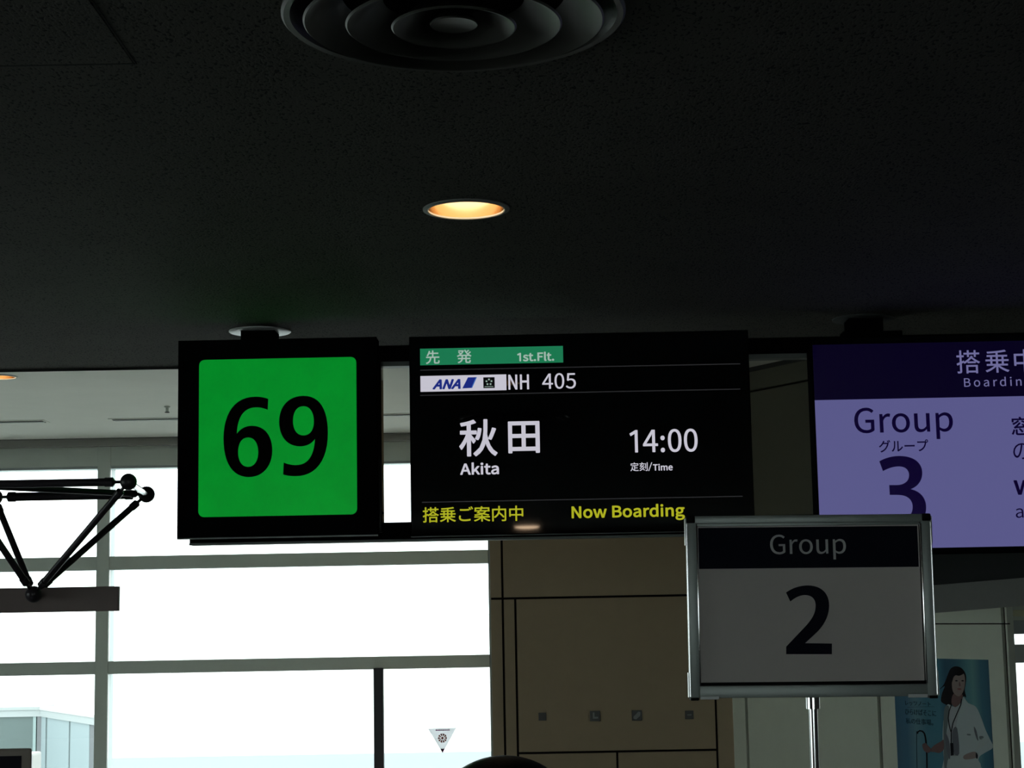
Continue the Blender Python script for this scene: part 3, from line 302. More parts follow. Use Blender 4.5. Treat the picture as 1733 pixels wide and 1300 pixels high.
場@1000@497,621,0,-27,107,0 818,621,-107,,,-27 818,542,0,26,-107,0 497,542,107,,,26|497,753,0,-26,107,0 818,753,-107,,,-26 818,674,0,27,-107,0 497,674,107,,,27|429,809,153,,,-108 429,485,0,108,153,0 888,485,-153,,,108 888,809,0,-108,-153,0|331,429,210,,,-22 331,364,0,21,46,0 471,364,-47,0,-48,-82 271,163,79,48,16,-10 323,117,-11,12,45,31 454,232,-40,-45,33,0 555,232,-34,0,-55,-91 329,6,83,45,18,-12 379,-41,-12,16,93,59 624,232,-53,-104,32,0 720,232,-32,0,-42,-108 523,-41,82,55,20,-10 579,-84,-13,15,86,66 782,232,-40,-121,26,0 860,232,-26,0,-13,-158 815,-8,18,18,-7,-9 785,-19,14,0,-14,0 700,-14,37,-4,10,-17 717,-76,-1,18,39,-2 816,-76,-21,-2,24,2 874,-51,-16,-18,27,29 933,264,-16,-208,1,10 935,294,,,-144,0 503,294,144,0,16,22 546,364,-13,-24,138,0 960,364,-138,,,21 960,429,0,-22,-210,0|34,178,37,15,10,-25 63,103,-10,25,84,41 359,249,-102,-51,-6,22 343,315,5,-22,-34,-16 241,269,34,15,0,94 241,552,0,-95,36,0 349,552,-36,,,24 349,624,0,-24,-36,0 241,624,36,,,69 241,831,0,-69,-24,0 170,831,24,,,-69 170,624,0,69,-39,0 53,624,39,,,-24 53,552,0,24,39,0 170,552,-39,,,-105 170,237,0,105,-52,-23
定@1000@224,378,25,-3,-21,-181 36,-33,112,87,18,-11 97,-83,-12,14,67,58 247,144,-35,-93,92,-173 697,-64,-208,0,78,0 931,-64,-78,0,3,22 959,12,-11,-18,-49,-1 701,11,37,0,-58,0 538,23,50,-9,0,67 538,225,0,-67,99,0 835,225,-99,,,23 835,295,0,-24,-99,0 538,295,99,,,54 538,459,0,-55,85,0 794,459,-85,,,24 794,532,0,-25,-194,0 211,532,194,,,-25 211,459,0,24,83,0 460,459,-83,,,-139 460,44,0,138,-82,31 276,239,39,-105,10,41 300,370,-6,-46,-26,2|426,825,24,7,17,-30 472,726,-11,31,-130,0 82,726,130,,,-72 82,509,0,72,25,0 156,509,-25,,,49 156,656,0,-49,228,0 840,656,-228,,,-49 840,509,0,49,26,0 917,509,-25,,,72 917,726,0,-72,-120,0 558,726,119,0,-10,33 500,846,22,-37,-25,-7
搭@1000@623,617,22,-9,-59,-85 338,378,118,65,-4,18 327,433,3,-19,-29,-13 241,395,28,12,0,57 241,568,0,-58,30,0 331,568,-30,,,23 331,638,0,-24,-30,0 241,638,30,,,66 241,838,0,-67,-24,0 169,838,24,,,-67 169,638,0,66,-40,0 49,638,40,,,-24 49,568,0,23,40,0 169,568,-40,,,-68 169,365,0,67,-41,-17 45,314,41,17,8,-25 68,239,-8,25,34,15 169,284,-34,-15,0,-90 169,14,0,90,0,-14 152,-4,12,1,-12,-1 58,-4,43,-1,9,-21 79,-75,-3,18,64,-1 206,-61,-24,-11,26,12 241,14,0,-42,0,101 241,316,0,-101,25,11 318,350,-26,-12,14,-13 357,307,-8,11,43,23 481,385,-39,-29,0,-20 481,326,0,19,105,0 796,326,-105,,,19 796,383,0,-19,40,-27 915,311,-38,20,12,18 967,369,-16,-14,-106,46 670,564,66,-63,6,9 690,592,-7,-10,-22,8|739,837,24,,,-33 739,738,0,33,-66,0 539,738,67,,,33 539,837,0,-33,-24,0 469,837,23,,,-33 469,738,0,33,-46,0 332,738,45,,,-22 332,672,0,22,45,0 469,672,-46,,,-33 469,574,0,32,23,0 539,574,-24,,,32 539,672,0,-33,67,0 739,672,-66,,,-33 739,574,0,32,24,0 809,574,-23,,,32 809,672,0,-33,47,0 950,672,-47,,,22 950,738,0,-22,-47,0 809,738,47,,,33 809,837,0,-33,-23,0|488,390,100,0,53,39 630,517,-42,-46,41,-39 787,390,-60,42,-100,0|419,247,150,,,-109 419,-80,0,109,23,0 490,-80,-24,,,13 490,-42,0,-13,102,0 795,-42,-102,,,-13 795,-80,0,13,25,0 869,-80,-24,,,109 869,247,0,-109,-150,0|490,22,102,,,54 490,184,0,-54,102,0 795,184,-102,,,-54 795,22,0,54,-102,0
案@1000@52,230,136,,,-21 52,166,0,21,116,0 401,166,-117,0,-89,-77 34,-5,133,29,15,-15 81,-66,-10,18,137,36 460,141,-94,-93,0,-73 460,-79,0,73,25,0 535,-79,-25,,,75 535,146,0,-75,96,-96 923,-68,-140,38,10,19 971,-5,-16,-15,-135,29 599,166,90,-77,116,0 948,166,-116,,,21 948,230,0,-21,-138,0 535,230,138,,,27 535,313,0,-28,-25,0 460,313,25,,,-28 460,230,0,27,-136,0|431,822,21,8,11,-19 466,764,-12,20,-129,0 80,764,129,,,-48 80,621,0,48,24,0 151,621,-24,,,26 151,700,0,-26,233,0 851,700,-233,,,-26 851,621,0,26,25,0 924,621,-24,,,48 924,764,0,-48,-126,0 546,764,126,0,-14,25 494,845,18,-24,-21,-7|663,535,-96,0,-34,-45 524,426,59,28,-71,14 307,465,73,-11,22,21 377,535,-24,-25,95,0|190,427,34,30,78,-12 418,388,-73,14,-96,-27 61,339,142,7,11,-16 89,278,-6,20,185,13 536,363,-114,-47,127,-28 853,274,-81,30,21,17 916,327,-21,-18,-79,26 619,406,115,-25,54,34 745,535,-31,-52,65,0 939,535,-64,,,20 939,596,0,-21,-169,0 432,596,169,0,20,24 487,667,-16,-23,-23,7 420,688,22,-7,-19,-28 351,596,26,32,-96,0 64,596,96,,,-21 64,535,0,20,78,0 298,535,-78,0,-36,-40
田@1000@97,770,270,,,-280 97,-71,0,281,25,0 171,-71,-25,,,20 171,-10,0,-20,219,0 829,-10,-219,,,-20 829,-71,0,20,26,0 906,-71,-25,,,281 906,770,0,-280,-269,0|171,66,95,,,94 171,348,0,-94,95,0 456,348,-95,,,-94 456,66,0,94,-95,0|829,66,0,94,-99,0 532,66,99,,,94 532,348,0,-94,99,0 829,348,-99,,,-94|171,423,95,,,91 171,697,0,-91,95,0 456,697,-95,,,-91 456,423,0,91,-95,0|829,423,0,91,-99,0 532,423,99,,,91 532,697,0,-91,99,0 829,697,-99,,,-91
発@1000@883,714,19,-13,-36,-39 740,585,49,39,-24,24 674,662,20,-27,48,34 822,788,-44,-44,-19,14 765,828,19,-13,-31,-35 642,709,43,37,-25,41 579,836,17,-44,-22,-6 514,816,21,7,50,-129 736,485,-95,88,-156,0 267,485,156,0,89,76 475,775,-43,-116,-17,8 425,799,16,-8,-5,-1 411,796,4,1,-96,0 125,796,95,,,-22 125,730,0,22,83,0 375,730,-84,0,-24,-47 281,598,37,41,-32,30 160,695,40,-28,-16,-13 112,656,16,13,41,-31 234,551,-31,31,-63,-57 29,420,70,28,15,-14 75,363,-10,17,51,23 226,452,-49,-36,0,-13 226,413,0,13,35,0 332,413,-36,,,-45 332,280,0,44,0,-6 332,264,0,5,-78,0 100,264,77,,,-24 100,194,0,23,75,0 324,194,-75,0,-18,-83 79,-26,169,57,16,-14 127,-85,-9,18,196,69 401,194,-17,-108,60,0 582,194,-61,,,-53 582,34,0,53,0,-84 688,-73,-84,0,18,0 819,-73,-18,0,74,0 922,92,-8,-128,-21,5 854,122,17,-13,-4,-107 813,-4,32,0,-20,0 698,-4,16,0,-33,0 659,33,0,-32,0,54 659,194,0,-54,79,0 897,194,-79,,,23 897,264,0,-24,-79,0 659,264,79,,,49 659,413,0,-50,38,0 775,413,-39,,,13 775,452,0,-13,44,-35 918,364,-51,23,12,20 971,428,-18,-15,-69,27 782,544,56,-49,51,37 939,674,-46,-44,-18,14|407,413,0,-45,58,0 582,413,-59,,,-50 582,264,0,49,-59,0 407,264,58,,,5 407,279,0,-5,0,44
私@1000@436,-20,-4,16,28,15 851,57,-345,-54,13,-39 883,-50,-8,31,25,10 958,-19,-25,-10,-29,114 785,427,68,-145,-23,-9 716,401,23,8,39,-85 828,124,-33,92,-100,-15 527,80,100,15,76,204 718,798,-45,-246,-26,5 639,812,26,-4,-41,-253 484,197,26,76,-28,-80 410,55,23,8,8,-22|419,825,14,-20,-86,-36 57,738,126,19,8,-16 78,679,-3,17,51,7 236,705,-53,-10,0,-49 236,558,0,49,-59,0 59,558,59,,,-24 59,488,0,23,55,0 224,488,-55,0,-47,-116 26,172,72,70,13,-19 65,101,-8,21,60,65 236,377,-48,-106,0,-152 236,-78,0,152,24,0 308,-78,-24,,,159 308,400,0,-160,40,-52 421,241,-20,34,15,20 467,302,-16,-21,-22,29 308,477,33,-31,0,3 308,488,0,-4,55,0 473,488,-55,,,23 473,558,0,-24,-55,0 308,558,55,,,54 308,719,0,-53,57,13 463,764,-44,-17,-15,21
秋@1000@865,620,25,-7,-23,-81 761,356,37,70,21,-7 824,336,-21,6,37,68 939,599,-35,-89,-24,7|504,618,21,-4,-9,-92 428,360,42,59,21,-9 492,333,-22,9,46,68 569,608,-7,-97,-22,3|652,838,23,0,-1,-385 382,-28,275,158,17,-11 433,-81,-11,17,141,84 681,283,-35,-154,45,-164 921,-78,-123,73,11,19 969,-19,-16,-13,-153,80 709,464,35,-226,11,115 721,838,-1,-133,-23,0|377,830,17,-19,-76,-32 53,749,115,19,8,-16 75,691,-3,16,47,7 222,716,-50,-10,0,-54 222,553,0,54,-58,0 49,553,58,,,-24 49,483,0,23,53,0 209,483,-53,0,-41,-116 27,163,67,72,13,-18 67,92,-8,21,55,64 222,364,-44,-105,0,-148 222,-80,0,148,24,0 296,-80,-25,,,153 296,379,0,-153,29,-46 375,247,-15,29,14,20 419,308,-15,-21,-18,24 296,462,25,-27,0,7 296,483,0,-7,49,0 445,483,-50,,,23 445,553,0,-24,-50,0 296,553,49,,,60 296,732,0,-59,49,12 429,772,-39,-15,-18,20
窓@1000@377,671,19,-10,-73,-64 107,518,92,32,13,-19 147,461,-13,19,102,39 436,641,-80,-72,-20,10|561,621,13,14,93,-43 828,470,-57,44,15,16 872,520,-14,-17,-61,43 601,663,91,-39,-14,-14|258,211,25,,,-58 258,37,0,58,0,-79 406,-62,-118,0,25,0 640,-62,-25,0,97,0 773,91,-11,-123,-21,4 702,118,18,-12,-5,-100 636,4,53,0,-41,0 410,4,31,0,-66,0 333,37,0,-27,0,58 333,211,0,-58,-25,0|421,236,19,10,54,-50 561,67,-25,46,21,12 624,102,-21,-12,-29,47 479,267,55,-49,-20,-11|731,203,22,10,58,-67 875,-17,-24,60,23,11 943,17,-22,-11,-25,61 795,233,58,-66,-21,-10|145,208,22,-9,-21,-65 49,-3,38,57,23,-10 117,-33,-23,10,36,60 210,182,-24,-63,-22,9|200,275,-4,14,34,12 741,320,-459,-29,23,-21 798,261,-14,18,21,13 859,301,-20,-14,-49,57 631,491,79,-53,-20,-12 573,455,19,12,34,-23 676,376,-33,28,-120,-7 316,356,120,6,66,50 509,534,-60,-66,-24,10 437,565,24,-11,-66,-84 246,379,27,22,-27,-22 176,341,21,2,9,-18|440,826,24,7,11,-21 473,758,-10,23,-132,0 77,758,132,,,-55 77,594,0,55,25,0 152,594,-25,,,35 152,700,0,-35,232,0 848,700,-232,,,-33 848,599,0,34,26,0 926,599,-26,,,53 926,758,0,-53,-123,0 558,758,122,0,-11,26 512,846,17,-27,-24,-6
"""
GL = {}
for ln in GLYPHS.strip('\n').split('\n'):
    ch, adv, body = ln[0], *ln[2:].split('@')
    sp = [[tuple(float(v) if v else 0.0 for v in p.split(',')) for p in s.split(' ')] for s in body.split('|')]
    GL[ch] = (int(adv), sp)
GL['1'] = (556, [[(float(x), float(y), 0, 0, 0, 0) for x, y in ((296, 0), (382, 0), (382, 733), (318, 733), (118, 622), (150, 548), (296, 628))]])
def curve_mesh(splines, offset, ext, res):
    cu = bpy.data.curves.new('tmp', 'CURVE'); cu.dimensions = '2D'; cu.fill_mode = 'BOTH'; cu.resolution_u = res
    cu.extrude = ext; cu.offset = offset
    for s in splines:
        sp = cu.splines.new('BEZIER'); sp.bezier_points.add(len(s) - 1); sp.use_cyclic_u = True
        for b, (x, y, lx, ly, rx, ry) in zip(sp.bezier_points, s):
            b.handle_left_type = b.handle_right_type = 'FREE'
            b.co = (x, y, 0); b.handle_left = (x+lx, y+ly, 0); b.handle_right = (x+rx, y+ry, 0)
    o = bpy.data.objects.new('tmp', cu); COL.objects.link(o)
    dg = bpy.context.evaluated_depsgraph_get(); dg.update()
    me = bpy.data.meshes.new_from_object(o.evaluated_get(dg))
    bpy.data.objects.remove(o); bpy.data.curves.remove(cu)
    return me
def text_part(name, s, fr, box, m, parent, bold=0.0, track=0.0, y=-0.0015, shear=0.0, res=4, label=None):
    """fit the string's ink into the photo box (x0, x1, top, bottom) on the plane of fr"""
    x0, x1, t, bt = box; mx = (x0 + x1) / 2; my = (t + bt) / 2
    ax = fr.at(x0, my, y)[0]; bx = fr.at(x1, my, y)[0]; az = fr.at(mx, bt, y)[1]; bz = fr.at(mx, t, y)[1]
    pen = 0; sp = []
    for ch in s:
        if ch == ' ': pen += 230 + track * 1000; continue
        adv, g = GL[ch]
        for c in g: sp.append([(p[0] + pen + shear*p[1], p[1], p[2] + shear*p[3], p[3], p[4] + shear*p[5], p[5]) for p in c])
        pen += adv + track * 1000
    xs = [p[0] for c in sp for p in c]; ys = [p[1] for c in sp for p in c]
    lo, hi, lo2, hi2 = min(xs), max(xs), min(ys), max(ys)
    em = (bz - az) / max(hi2 - lo2, 1) * 1000 if hi2 - lo2 > 200 else (bx - ax) / (hi - lo) * 1000
    off = bold * em
    sx = (bx - ax - 2*off) / (hi - lo); sz = (bz - az - 2*off) / (hi2 - lo2)
    out = [[(ax + off + (p[0]-lo)*sx, az + off + (p[1]-lo2)*sz, p[2]*sx, p[3]*sz, p[4]*sx, p[5]*sz) for p in c] for c in sp]
    return curve_part(name, out, m, parent, off, y, res, label)
def poly_of(sp, res):
    out = []; n_ = len(sp)
    for i in range(n_):
        a, c = sp[i], sp[(i+1) % n_]; p0 = Vector(a[:2]); p3 = Vector(c[:2])
        if abs(a[4]) + abs(a[5]) + abs(c[2]) + abs(c[3]) < 1e-9: out.append(p0); continue
        p1 = p0 + Vector(a[4:6]); p2 = p3 + Vector(c[2:4])
        for k in range(res):
            t_ = k / res; u_ = 1 - t_; out.append(p0*u_**3 + p1*3*u_*u_*t_ + p2*3*u_*t_*t_ + p3*t_**3)
    return out
def curve_part(name, out, m, parent, off=0.0, y=-0.0015, res=4, label=None, ext=0.0006):
    me = curve_mesh(out, 0.0, ext, res)
    if off > 0:     # heavier weight: the outline itself gets a stroke of that width, on the same plane
        bm = bmesh.new(); bm.from_mesh(me)
        for sp in out:
            P_ = poly_of(sp, res); n_ = len(P_)
            for i in range(n_):
                a, c = P_[i], P_[(i+1) % n_]; d_ = c - a
                if d_.length < 1e-7: continue
                d_.normalize(); q_ = Vector((-d_.y, d_.x)) * off; e_ = d_ * off * 0.45
                vs = [bm.verts.new((v_.x, v_.y, ext)) for v_ in (a - e_ - q_, c + e_ - q_, c + e_ + q_, a - e_ + q_)]
                bm.faces.new(vs)
        bm.to_mesh(me); bm.free()
    me.transform(Matrix.Translation((0, y, 0)) @ Matrix.Rotation(math.radians(90), 4, 'X'))
    me.materials.clear(); me.materials.append(M[m]); me.name = name
    o = bpy.data.objects.new(name, me); COL.objects.link(o); o.parent = parent
    if label: o['label'] = label
    return o
def traced(paths, tx, fr, y):
    """paths: lists of ('M'|'L'|'C') knots in the zoomed crop's pixels -> bezier splines on the plane"""
    out = []
    for path in paths:
        P = []
        for seg in path:
            if seg[0] in 'ML': P.append([seg[1], None, None])
            else: P[-1][2] = seg[1]; P.append([seg[3], seg[2], None])
        if (Vector(P[0][0]) - Vector(P[-1][0])).length < 1e-3: P[0][1] = P[-1][1]; P.pop()
        sp = []
        for k, (c, l, r) in enumerate(P):
            prv = P[k-1][0]; nxt = P[(k+1) % len(P)][0]
            l = l or (c[0] + (prv[0]-c[0])/3, c[1] + (prv[1]-c[1])/3); r = r or (c[0] + (nxt[0]-c[0])/3, c[1] + (nxt[1]-c[1])/3)
            C, L, R = (fr.at(*tx(q), y) for q in (c, l, r))
            sp.append((C[0], C[1], L[0]-C[0], L[1]-C[1], R[0]-C[0], R[1]-C[1]))
        out.append(sp)
    return out

# ================================================================== the setting
ZLO, ZHI = CZ + 1.30, CZ + 1.90            # lower and upper ceiling
YEDGE, YWIN, YW = 8.97, 18.5, 14.1
BACK, LEFT, RIGHT = -14.0, -12.0, 10.0

fl_ = structure(MB().box(LEFT, RIGHT, BACK, YEDGE, -0.3, 0).build('floor', 'floor'))
nx_, ny_ = 11, 5
for i in range(nx_):
    for j in range(ny_):
        x_ = LEFT + (RIGHT - LEFT) / nx_ * i; y_ = YEDGE + (YWIN + 0.3 - YEDGE) / ny_ * j
        MB().box(x_ + .002, x_ + (RIGHT - LEFT) / nx_ - .002, y_ + .002, y_ + (YWIN + 0.3 - YEDGE) / ny_ - .002, -0.3, 0, bev=.002).build('pale_bounce_slab', 'stone', fl_)  # unseen floor, made pale here to bounce window light upwards
structure(MB().box(LEFT, RIGHT, YEDGE - 0.02, YWIN + 0.3, ZHI, ZHI + 0.1).build('ceiling_upper', 'ceil_hi'))

# lower acoustic ceiling: slab with real holes for the lamps and the air diffuser
lamp_px = atZ(789, 353.5, ZLO)
SPX = 4.2
lamps_lo = [(lamp_px.x + i * SPX, lamp_px.y) for i in (-1, 0, 1)]
dif = atZ(768, 24, ZLO); DR = 0.378
def cut(o, cyls):
    mb = MB()
    for (x, y, z0, z1, r) in cyls: mb.tube((x, y, z0), (x, y, z1), r, seg=64)
    c = mb.build('cutter', 'joint')
    md = o.modifiers.new('b', 'BOOLEAN'); md.operation = 'DIFFERENCE'; md.object = c; md.solver = 'EXACT'
    dg = bpy.context.evaluated_depsgraph_get(); dg.update()
    me = bpy.data.meshes.new_from_object(o.evaluated_get(dg)); o.modifiers.clear(); old = o.data; o.data = me; me.name = o.name
    bpy.data.objects.remove(c)
cl = MB().box(LEFT, RIGHT, BACK, YEDGE, ZLO, ZHI + 0.1).build('ceiling_lower', 'ceil')
LR = 0.128
cut(cl, [(x, y, ZLO - 0.1, ZLO + 0.30, LR + 0.004) for x, y in lamps_lo] + [(dif.x, dif.y, ZLO - 0.1, ZLO + 0.30, DR * 0.93)])
structure(cl)
# edge trim strip along the front of the lower ceiling
structure(MB().box(LEFT, RIGHT, YEDGE, YEDGE + 0.012, ZLO - 0.012, ZLO + 0.05).build('trim_1', 'groove'))
# access hatch in the lower ceiling, top left: hatch leaf recessed in a dark gap
a = atZ(232, 108, ZLO); hx1, hy1 = a.x, a.y
g = MB()
hw = 0.60
for (x0, x1, y0, y1) in ((hx1 - hw, hx1, hy1 - 0.006, hy1), (hx1 - hw, hx1, hy1 - hw, hy1 - hw + 0.006), (hx1 - 0.0025, hx1, hy1 - hw, hy1), (hx1 - hw, hx1 - hw + 0.005, hy1 - hw, hy1)):
    g.box(x0, x1, y0, y1, ZLO - 0.0015, ZLO + 0.001)
hatch_gap = g.build('hatch_frame', 'groove', cl)
MB().box(hx1 - hw + 0.007, hx1 - 0.007, hy1 - hw + 0.008, hy1 - 0.010, ZLO - 0.002, ZLO + 0.001, bev=0.0008).build('access_hatch', 'ceil', cl)

def holed_wall(name, x0, x1, y0, y1, a0, a1, z0, z1, along):
    m_ = MB()
    if along == 'x':
        for q_ in ((x0, a0, 0, ZHI), (a1, x1, 0, ZHI), (a0, a1, 0, z0), (a0, a1, z1, ZHI)): m_.box(q_[0], q_[1], y0, y1, q_[2], q_[3])
    else:
        for q_ in ((y0, a0, 0, ZHI), (a1, y1, 0, ZHI), (a0, a1, 0, z0), (a0, a1, z1, ZHI)): m_.box(x0, x1, q_[0], q_[1], q_[2], q_[3])
    return structure(m_.build(name, 'wallpaint'))
w3 = holed_wall('wall_back', LEFT, RIGHT, BACK - 0.2, BACK, -5.0, 5.0, 0.4, 2.55, 'x')  # unseen window opening, added behind the camera to light surfaces facing it
MB().box(-5.0, 5.0, BACK - 0.10, BACK - 0.09, 0.4, 2.55).build('pane', 'glass', w3)
for k in range(4): MB().box(-5.0 + 2.5*(k+0.5) + 0.0 - 0.04, -5.0 + 2.5*(k+0.5) + 0.04, BACK - 0.14, BACK - 0.04, 0.4, 2.55).build('mullion', 'mull', w3)
w4 = holed_wall('wall_left', LEFT - 0.2, LEFT, BACK, YWIN + 0.3, -3.0, 7.0, 0.4, 2.6, 'y')
MB().box(LEFT - 0.10, LEFT - 0.09, -3.0, 7.0, 0.4, 2.6).build('pane', 'glass', w4)
for k in range(4): MB().box(LEFT - 0.14, LEFT - 0.04, -3.0 + 2.5*(k+0.5) - 0.04, -3.0 + 2.5*(k+0.5) + 0.04, 0.4, 2.6).build('mullion', 'mull', w4)
structure(MB().box(RIGHT, RIGHT + 0.2, BACK, YWIN + 0.3, 0, ZHI).build('wall_right', 'wallpaint'))

# window wall, 18.5 m away: mullions, transoms, header, panes
win = bpy.data.objects.new('window_1', None); COL.objects.link(win); structure(win)
def zat(px, py, Y): return atY(px, py, Y).z
XE = atY(829, 1050, YWIN).x + 0.02
mx0, mx1 = atY(163, 1000, YWIN).x, atY(184.6, 1000, YWIN).x
bay = 4.25
mull = [(mx0 + bay*k, mx1 + bay*k) for k in (-1, 0)]
ztop = zat(400, 789, YWIN)
tz = [(zat(100, 967, YWIN), zat(100, 943.5, YWIN)), (zat(100, 1143.5, YWIN), zat(100, 1121.0, YWIN))]
for (x0, x1) in mull:
    MB().box(x0, x1, YWIN - 0.02, YWIN + 0.028, 0.0, ZHI, bev=0.004).build('mullion', 'mull', win)
    MB().box(x0 + 0.004, x1 - 0.004, YWIN + 0.028, YWIN + 0.26, 0.0, ZHI).build('outer_frame', 'mull_lt', win)
xs = [LEFT] + [v for p in mull for v in p] + [XE - 0.03]
rows = [0.0, tz[1][0], tz[1][1], tz[0][0], tz[0][1], ztop]
for i in range(0, len(xs), 2):
    for (z0, z1) in tz:
        MB().box(xs[i], xs[i+1], YWIN - 0.005, YWIN + 0.028, z0 + 0.008, z1, bev=0.003).build('transom', 'mull', win)
        MB().box(xs[i], xs[i+1], YWIN + 0.028, YWIN + 0.19, z0 + 0.004, z1 - 0.004).build('outer_frame', 'mull_lt', win)
    MB().box(xs[i], xs[i+1], YWIN + 0.028, YWIN + 0.24, ztop, ztop + 0.03).build('outer_frame', 'mull_lt', win)
    MB().box(xs[i], xs[i+1], YWIN, YWIN + 0.14, 0.0, 0.10, bev=0.004).build('sill', 'mull', win)
    for (z0, z1) in ((0.1, tz[1][0]), (tz[1][1], tz[0][0]), (tz[0][1], ztop)):
        MB().box(xs[i], xs[i+1], YWIN + 0.03, YWIN + 0.042, z0, z1).build('pane', 'glass', win)
MB().box(XE - 0.03, XE, YWIN + 0.03, YWIN + 0.19, 0, ztop, bev=0.003).build('end_frame', 'mull_lt', win)
# header: upper recess band and the deeper band under it
zh1 = zat(300, 754, YWIN); zh2 = zat(300, 782.5, YWIN)
MB().box(LEFT, RIGHT, YWIN - 0.10, YWIN + 0.3, zh1, ZHI).build('header_upper', mat('header_grey_light', (0.36, 0.36, 0.34), 0.6, noise=0.05, nscale=4), win)
MB().box(LEFT, RIGHT, YWIN - 0.14, YWIN - 0.10, zh1 + 0.075, ZHI).build('header_dark_lip', mat('header_lip_grey', (0.2, 0.2, 0.19), 0.6), win)  # darker grey strip along the top of the header
MB().box(LEFT, RIGHT, YWIN + 0.0, YWIN + 0.30, ztop + 0.026, zh1, bev=0.004).build('header_lower', 'mull', win)
# dark post standing under the lower transom
px0, px1 = atY(633, 1200, YWIN).x, atY(649.5, 1200, YWIN).x
MB().box(px0, px1, YWIN - 0.05, YWIN + 0.05, 0, tz[1][0] + 0.02, bev=0.006).build('door_post', 'darkpost', win)
# outer wall to the right of the windows (behind the beige box and beyond)
structure(MB().box(XE, 4.2, YWIN, YWIN + 0.3, 0, zh1).build('wall_front', 'beige'))

# beige box wall, face 14.1 m away, left edge against the windows
fa = Frame((0, YW, 0)); ax0 = fa.at(828.5, 905)[0]
xe = lambda px, py=1100: fa.at(px, py)[0]
ze = lambda py, px=1000: fa.at(px, py)[1]
XC = xe(1240, 1200)
wa = structure(MB().box(ax0 + 0.004, XC, YW + 0.02, YWIN - 0.0, 0, ZHI).build('wall_center', 'joint'))
G = 0.009
def panel(x0, x1, z0, z1, par=wa, m='beige'):
    MB().box(x0 + G, x1 - G, YW, YW + 0.03, z0 + G, z1 - G, bev=0.002).build('wall_panel', m, par)
jx = [ax0, xe(849.5, 950), xe(873.5, 1100), xe(1045, 1290), xe(1213, 1240), XC + G]
jz = [0.0, ze(1273), ze(1010.5), 2.75, ZHI + G]
panel(jx[0] - G, jx[1], jz[0], jz[2]); panel(jx[0] - G, jx[1], jz[2], jz[3]); panel(jx[1], jx[2], 0.0, jz[2])
panel(jx[1], jx[5], jz[2], jz[3]); panel(jx[0] - G, jx[5], jz[3], jz[4])
panel(jx[2], jx[4], jz[1], jz[2]); panel(jx[4], jx[5], 0.0, jz[2])
panel(jx[2], jx[3], 0.0, jz[1]); panel(jx[3], jx[4], 0.0, jz[1])
# side skin of the box facing the windows
MB().box(ax0, ax0 + 0.006, YW + 0.028, YWIN, 0, ZHI).build('side_panel', 'beige', wa)
M['plate'] = mat('dark_plate', (0.10, 0.10, 0.10), 0.5); M['plate_lt'] = mat('plate_grey_mark', (0.30, 0.31, 0.31), 0.5)
plates = [(918, 1213, 13, 'small dark square plate, leftmost of the four low on the beige wall', 0), (1007, 1212, 17, 'square plate with a pale L-shaped mark, second from left on the beige wall', 1),
          (1078, 1211, 17, 'square plate with a pale slanted mark, third from left on the beige wall', 2), (1166.5, 1210, 14, 'small dark square plate at the right end of the row on the beige wall', 3)]
for px, py, s, lb, kd in plates:
    x, z = fa.at(px, py); h = s / F * YW / 2
    e = empty('wall_plate', (x, YW, z), lb, 'plate', 'square plates on the beige wall')
    MB().box(-h, h, -0.008, 0.001, -h, h, bev=0.002).build('plate', 'plate', e)
    if kd == 1: MB().prism([(-h*.45, h*.7), (-h*.1, h*.7), (-h*.1, -h*.15), (h*.6, -h*.15), (h*.6, -h*.5), (-h*.45, -h*.5)], -0.0095, -0.008).build('mark', 'plate_lt', e)
    if kd == 2: MB().prism([(-h*.7, -h*.2), (h*.3, h*.75), (h*.7, h*.6), (h*.6, -h*.1), (-h*.2, -h*.75), (-h*.7, -h*.6)], -0.0095, -0.008).build('mark', 'plate_lt', e)
    if kd in (0, 3): MB().box(-h*.5, h*.5, -0.0095, -0.008, -h*.15, h*.15).build('mark', 'plate_lt' if kd == 3 else 'plate', e)

# cream wall running towards the camera from the corner, carries the poster
YAW = math.radians(-61)
fw = Frame((XC, YW, 0), YAW)          # ex = to the right and nearer
wt = lambda px, py=1200: fw.at(px, py)[0]
wz = lambda px, py: fw.at(px, py)[1]
WEND = wt(1709.5, 1150)
wb = structure(MB().box(0, WEND - 0.004, 0.026, 0.055, 0, ZHI).build('wall_side', 'joint')); wb.matrix_world = fw.mat
tj = [0.0, wt(1263, 1200), wt(1489, 1230), wt(1703, 1150), WEND]
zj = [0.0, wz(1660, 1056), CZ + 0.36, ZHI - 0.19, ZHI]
g2 = 0.017
for i in range(4):
    for k in range(4):
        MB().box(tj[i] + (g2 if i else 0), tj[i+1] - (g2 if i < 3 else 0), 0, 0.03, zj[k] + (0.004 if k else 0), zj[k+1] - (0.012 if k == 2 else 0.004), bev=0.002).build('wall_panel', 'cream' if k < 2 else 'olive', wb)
MB().box(0, WEND, -0.012, 0.0, ZHI - 0.035, ZHI).build('dark_corner_strip', 'groove', wb)  # dark strip added to draw the line where wall meets ceiling
MB().box(WEND - 0.004, WEND, 0.029, 0.058, 0, ZHI).build('end_panel', 'cream', wb)

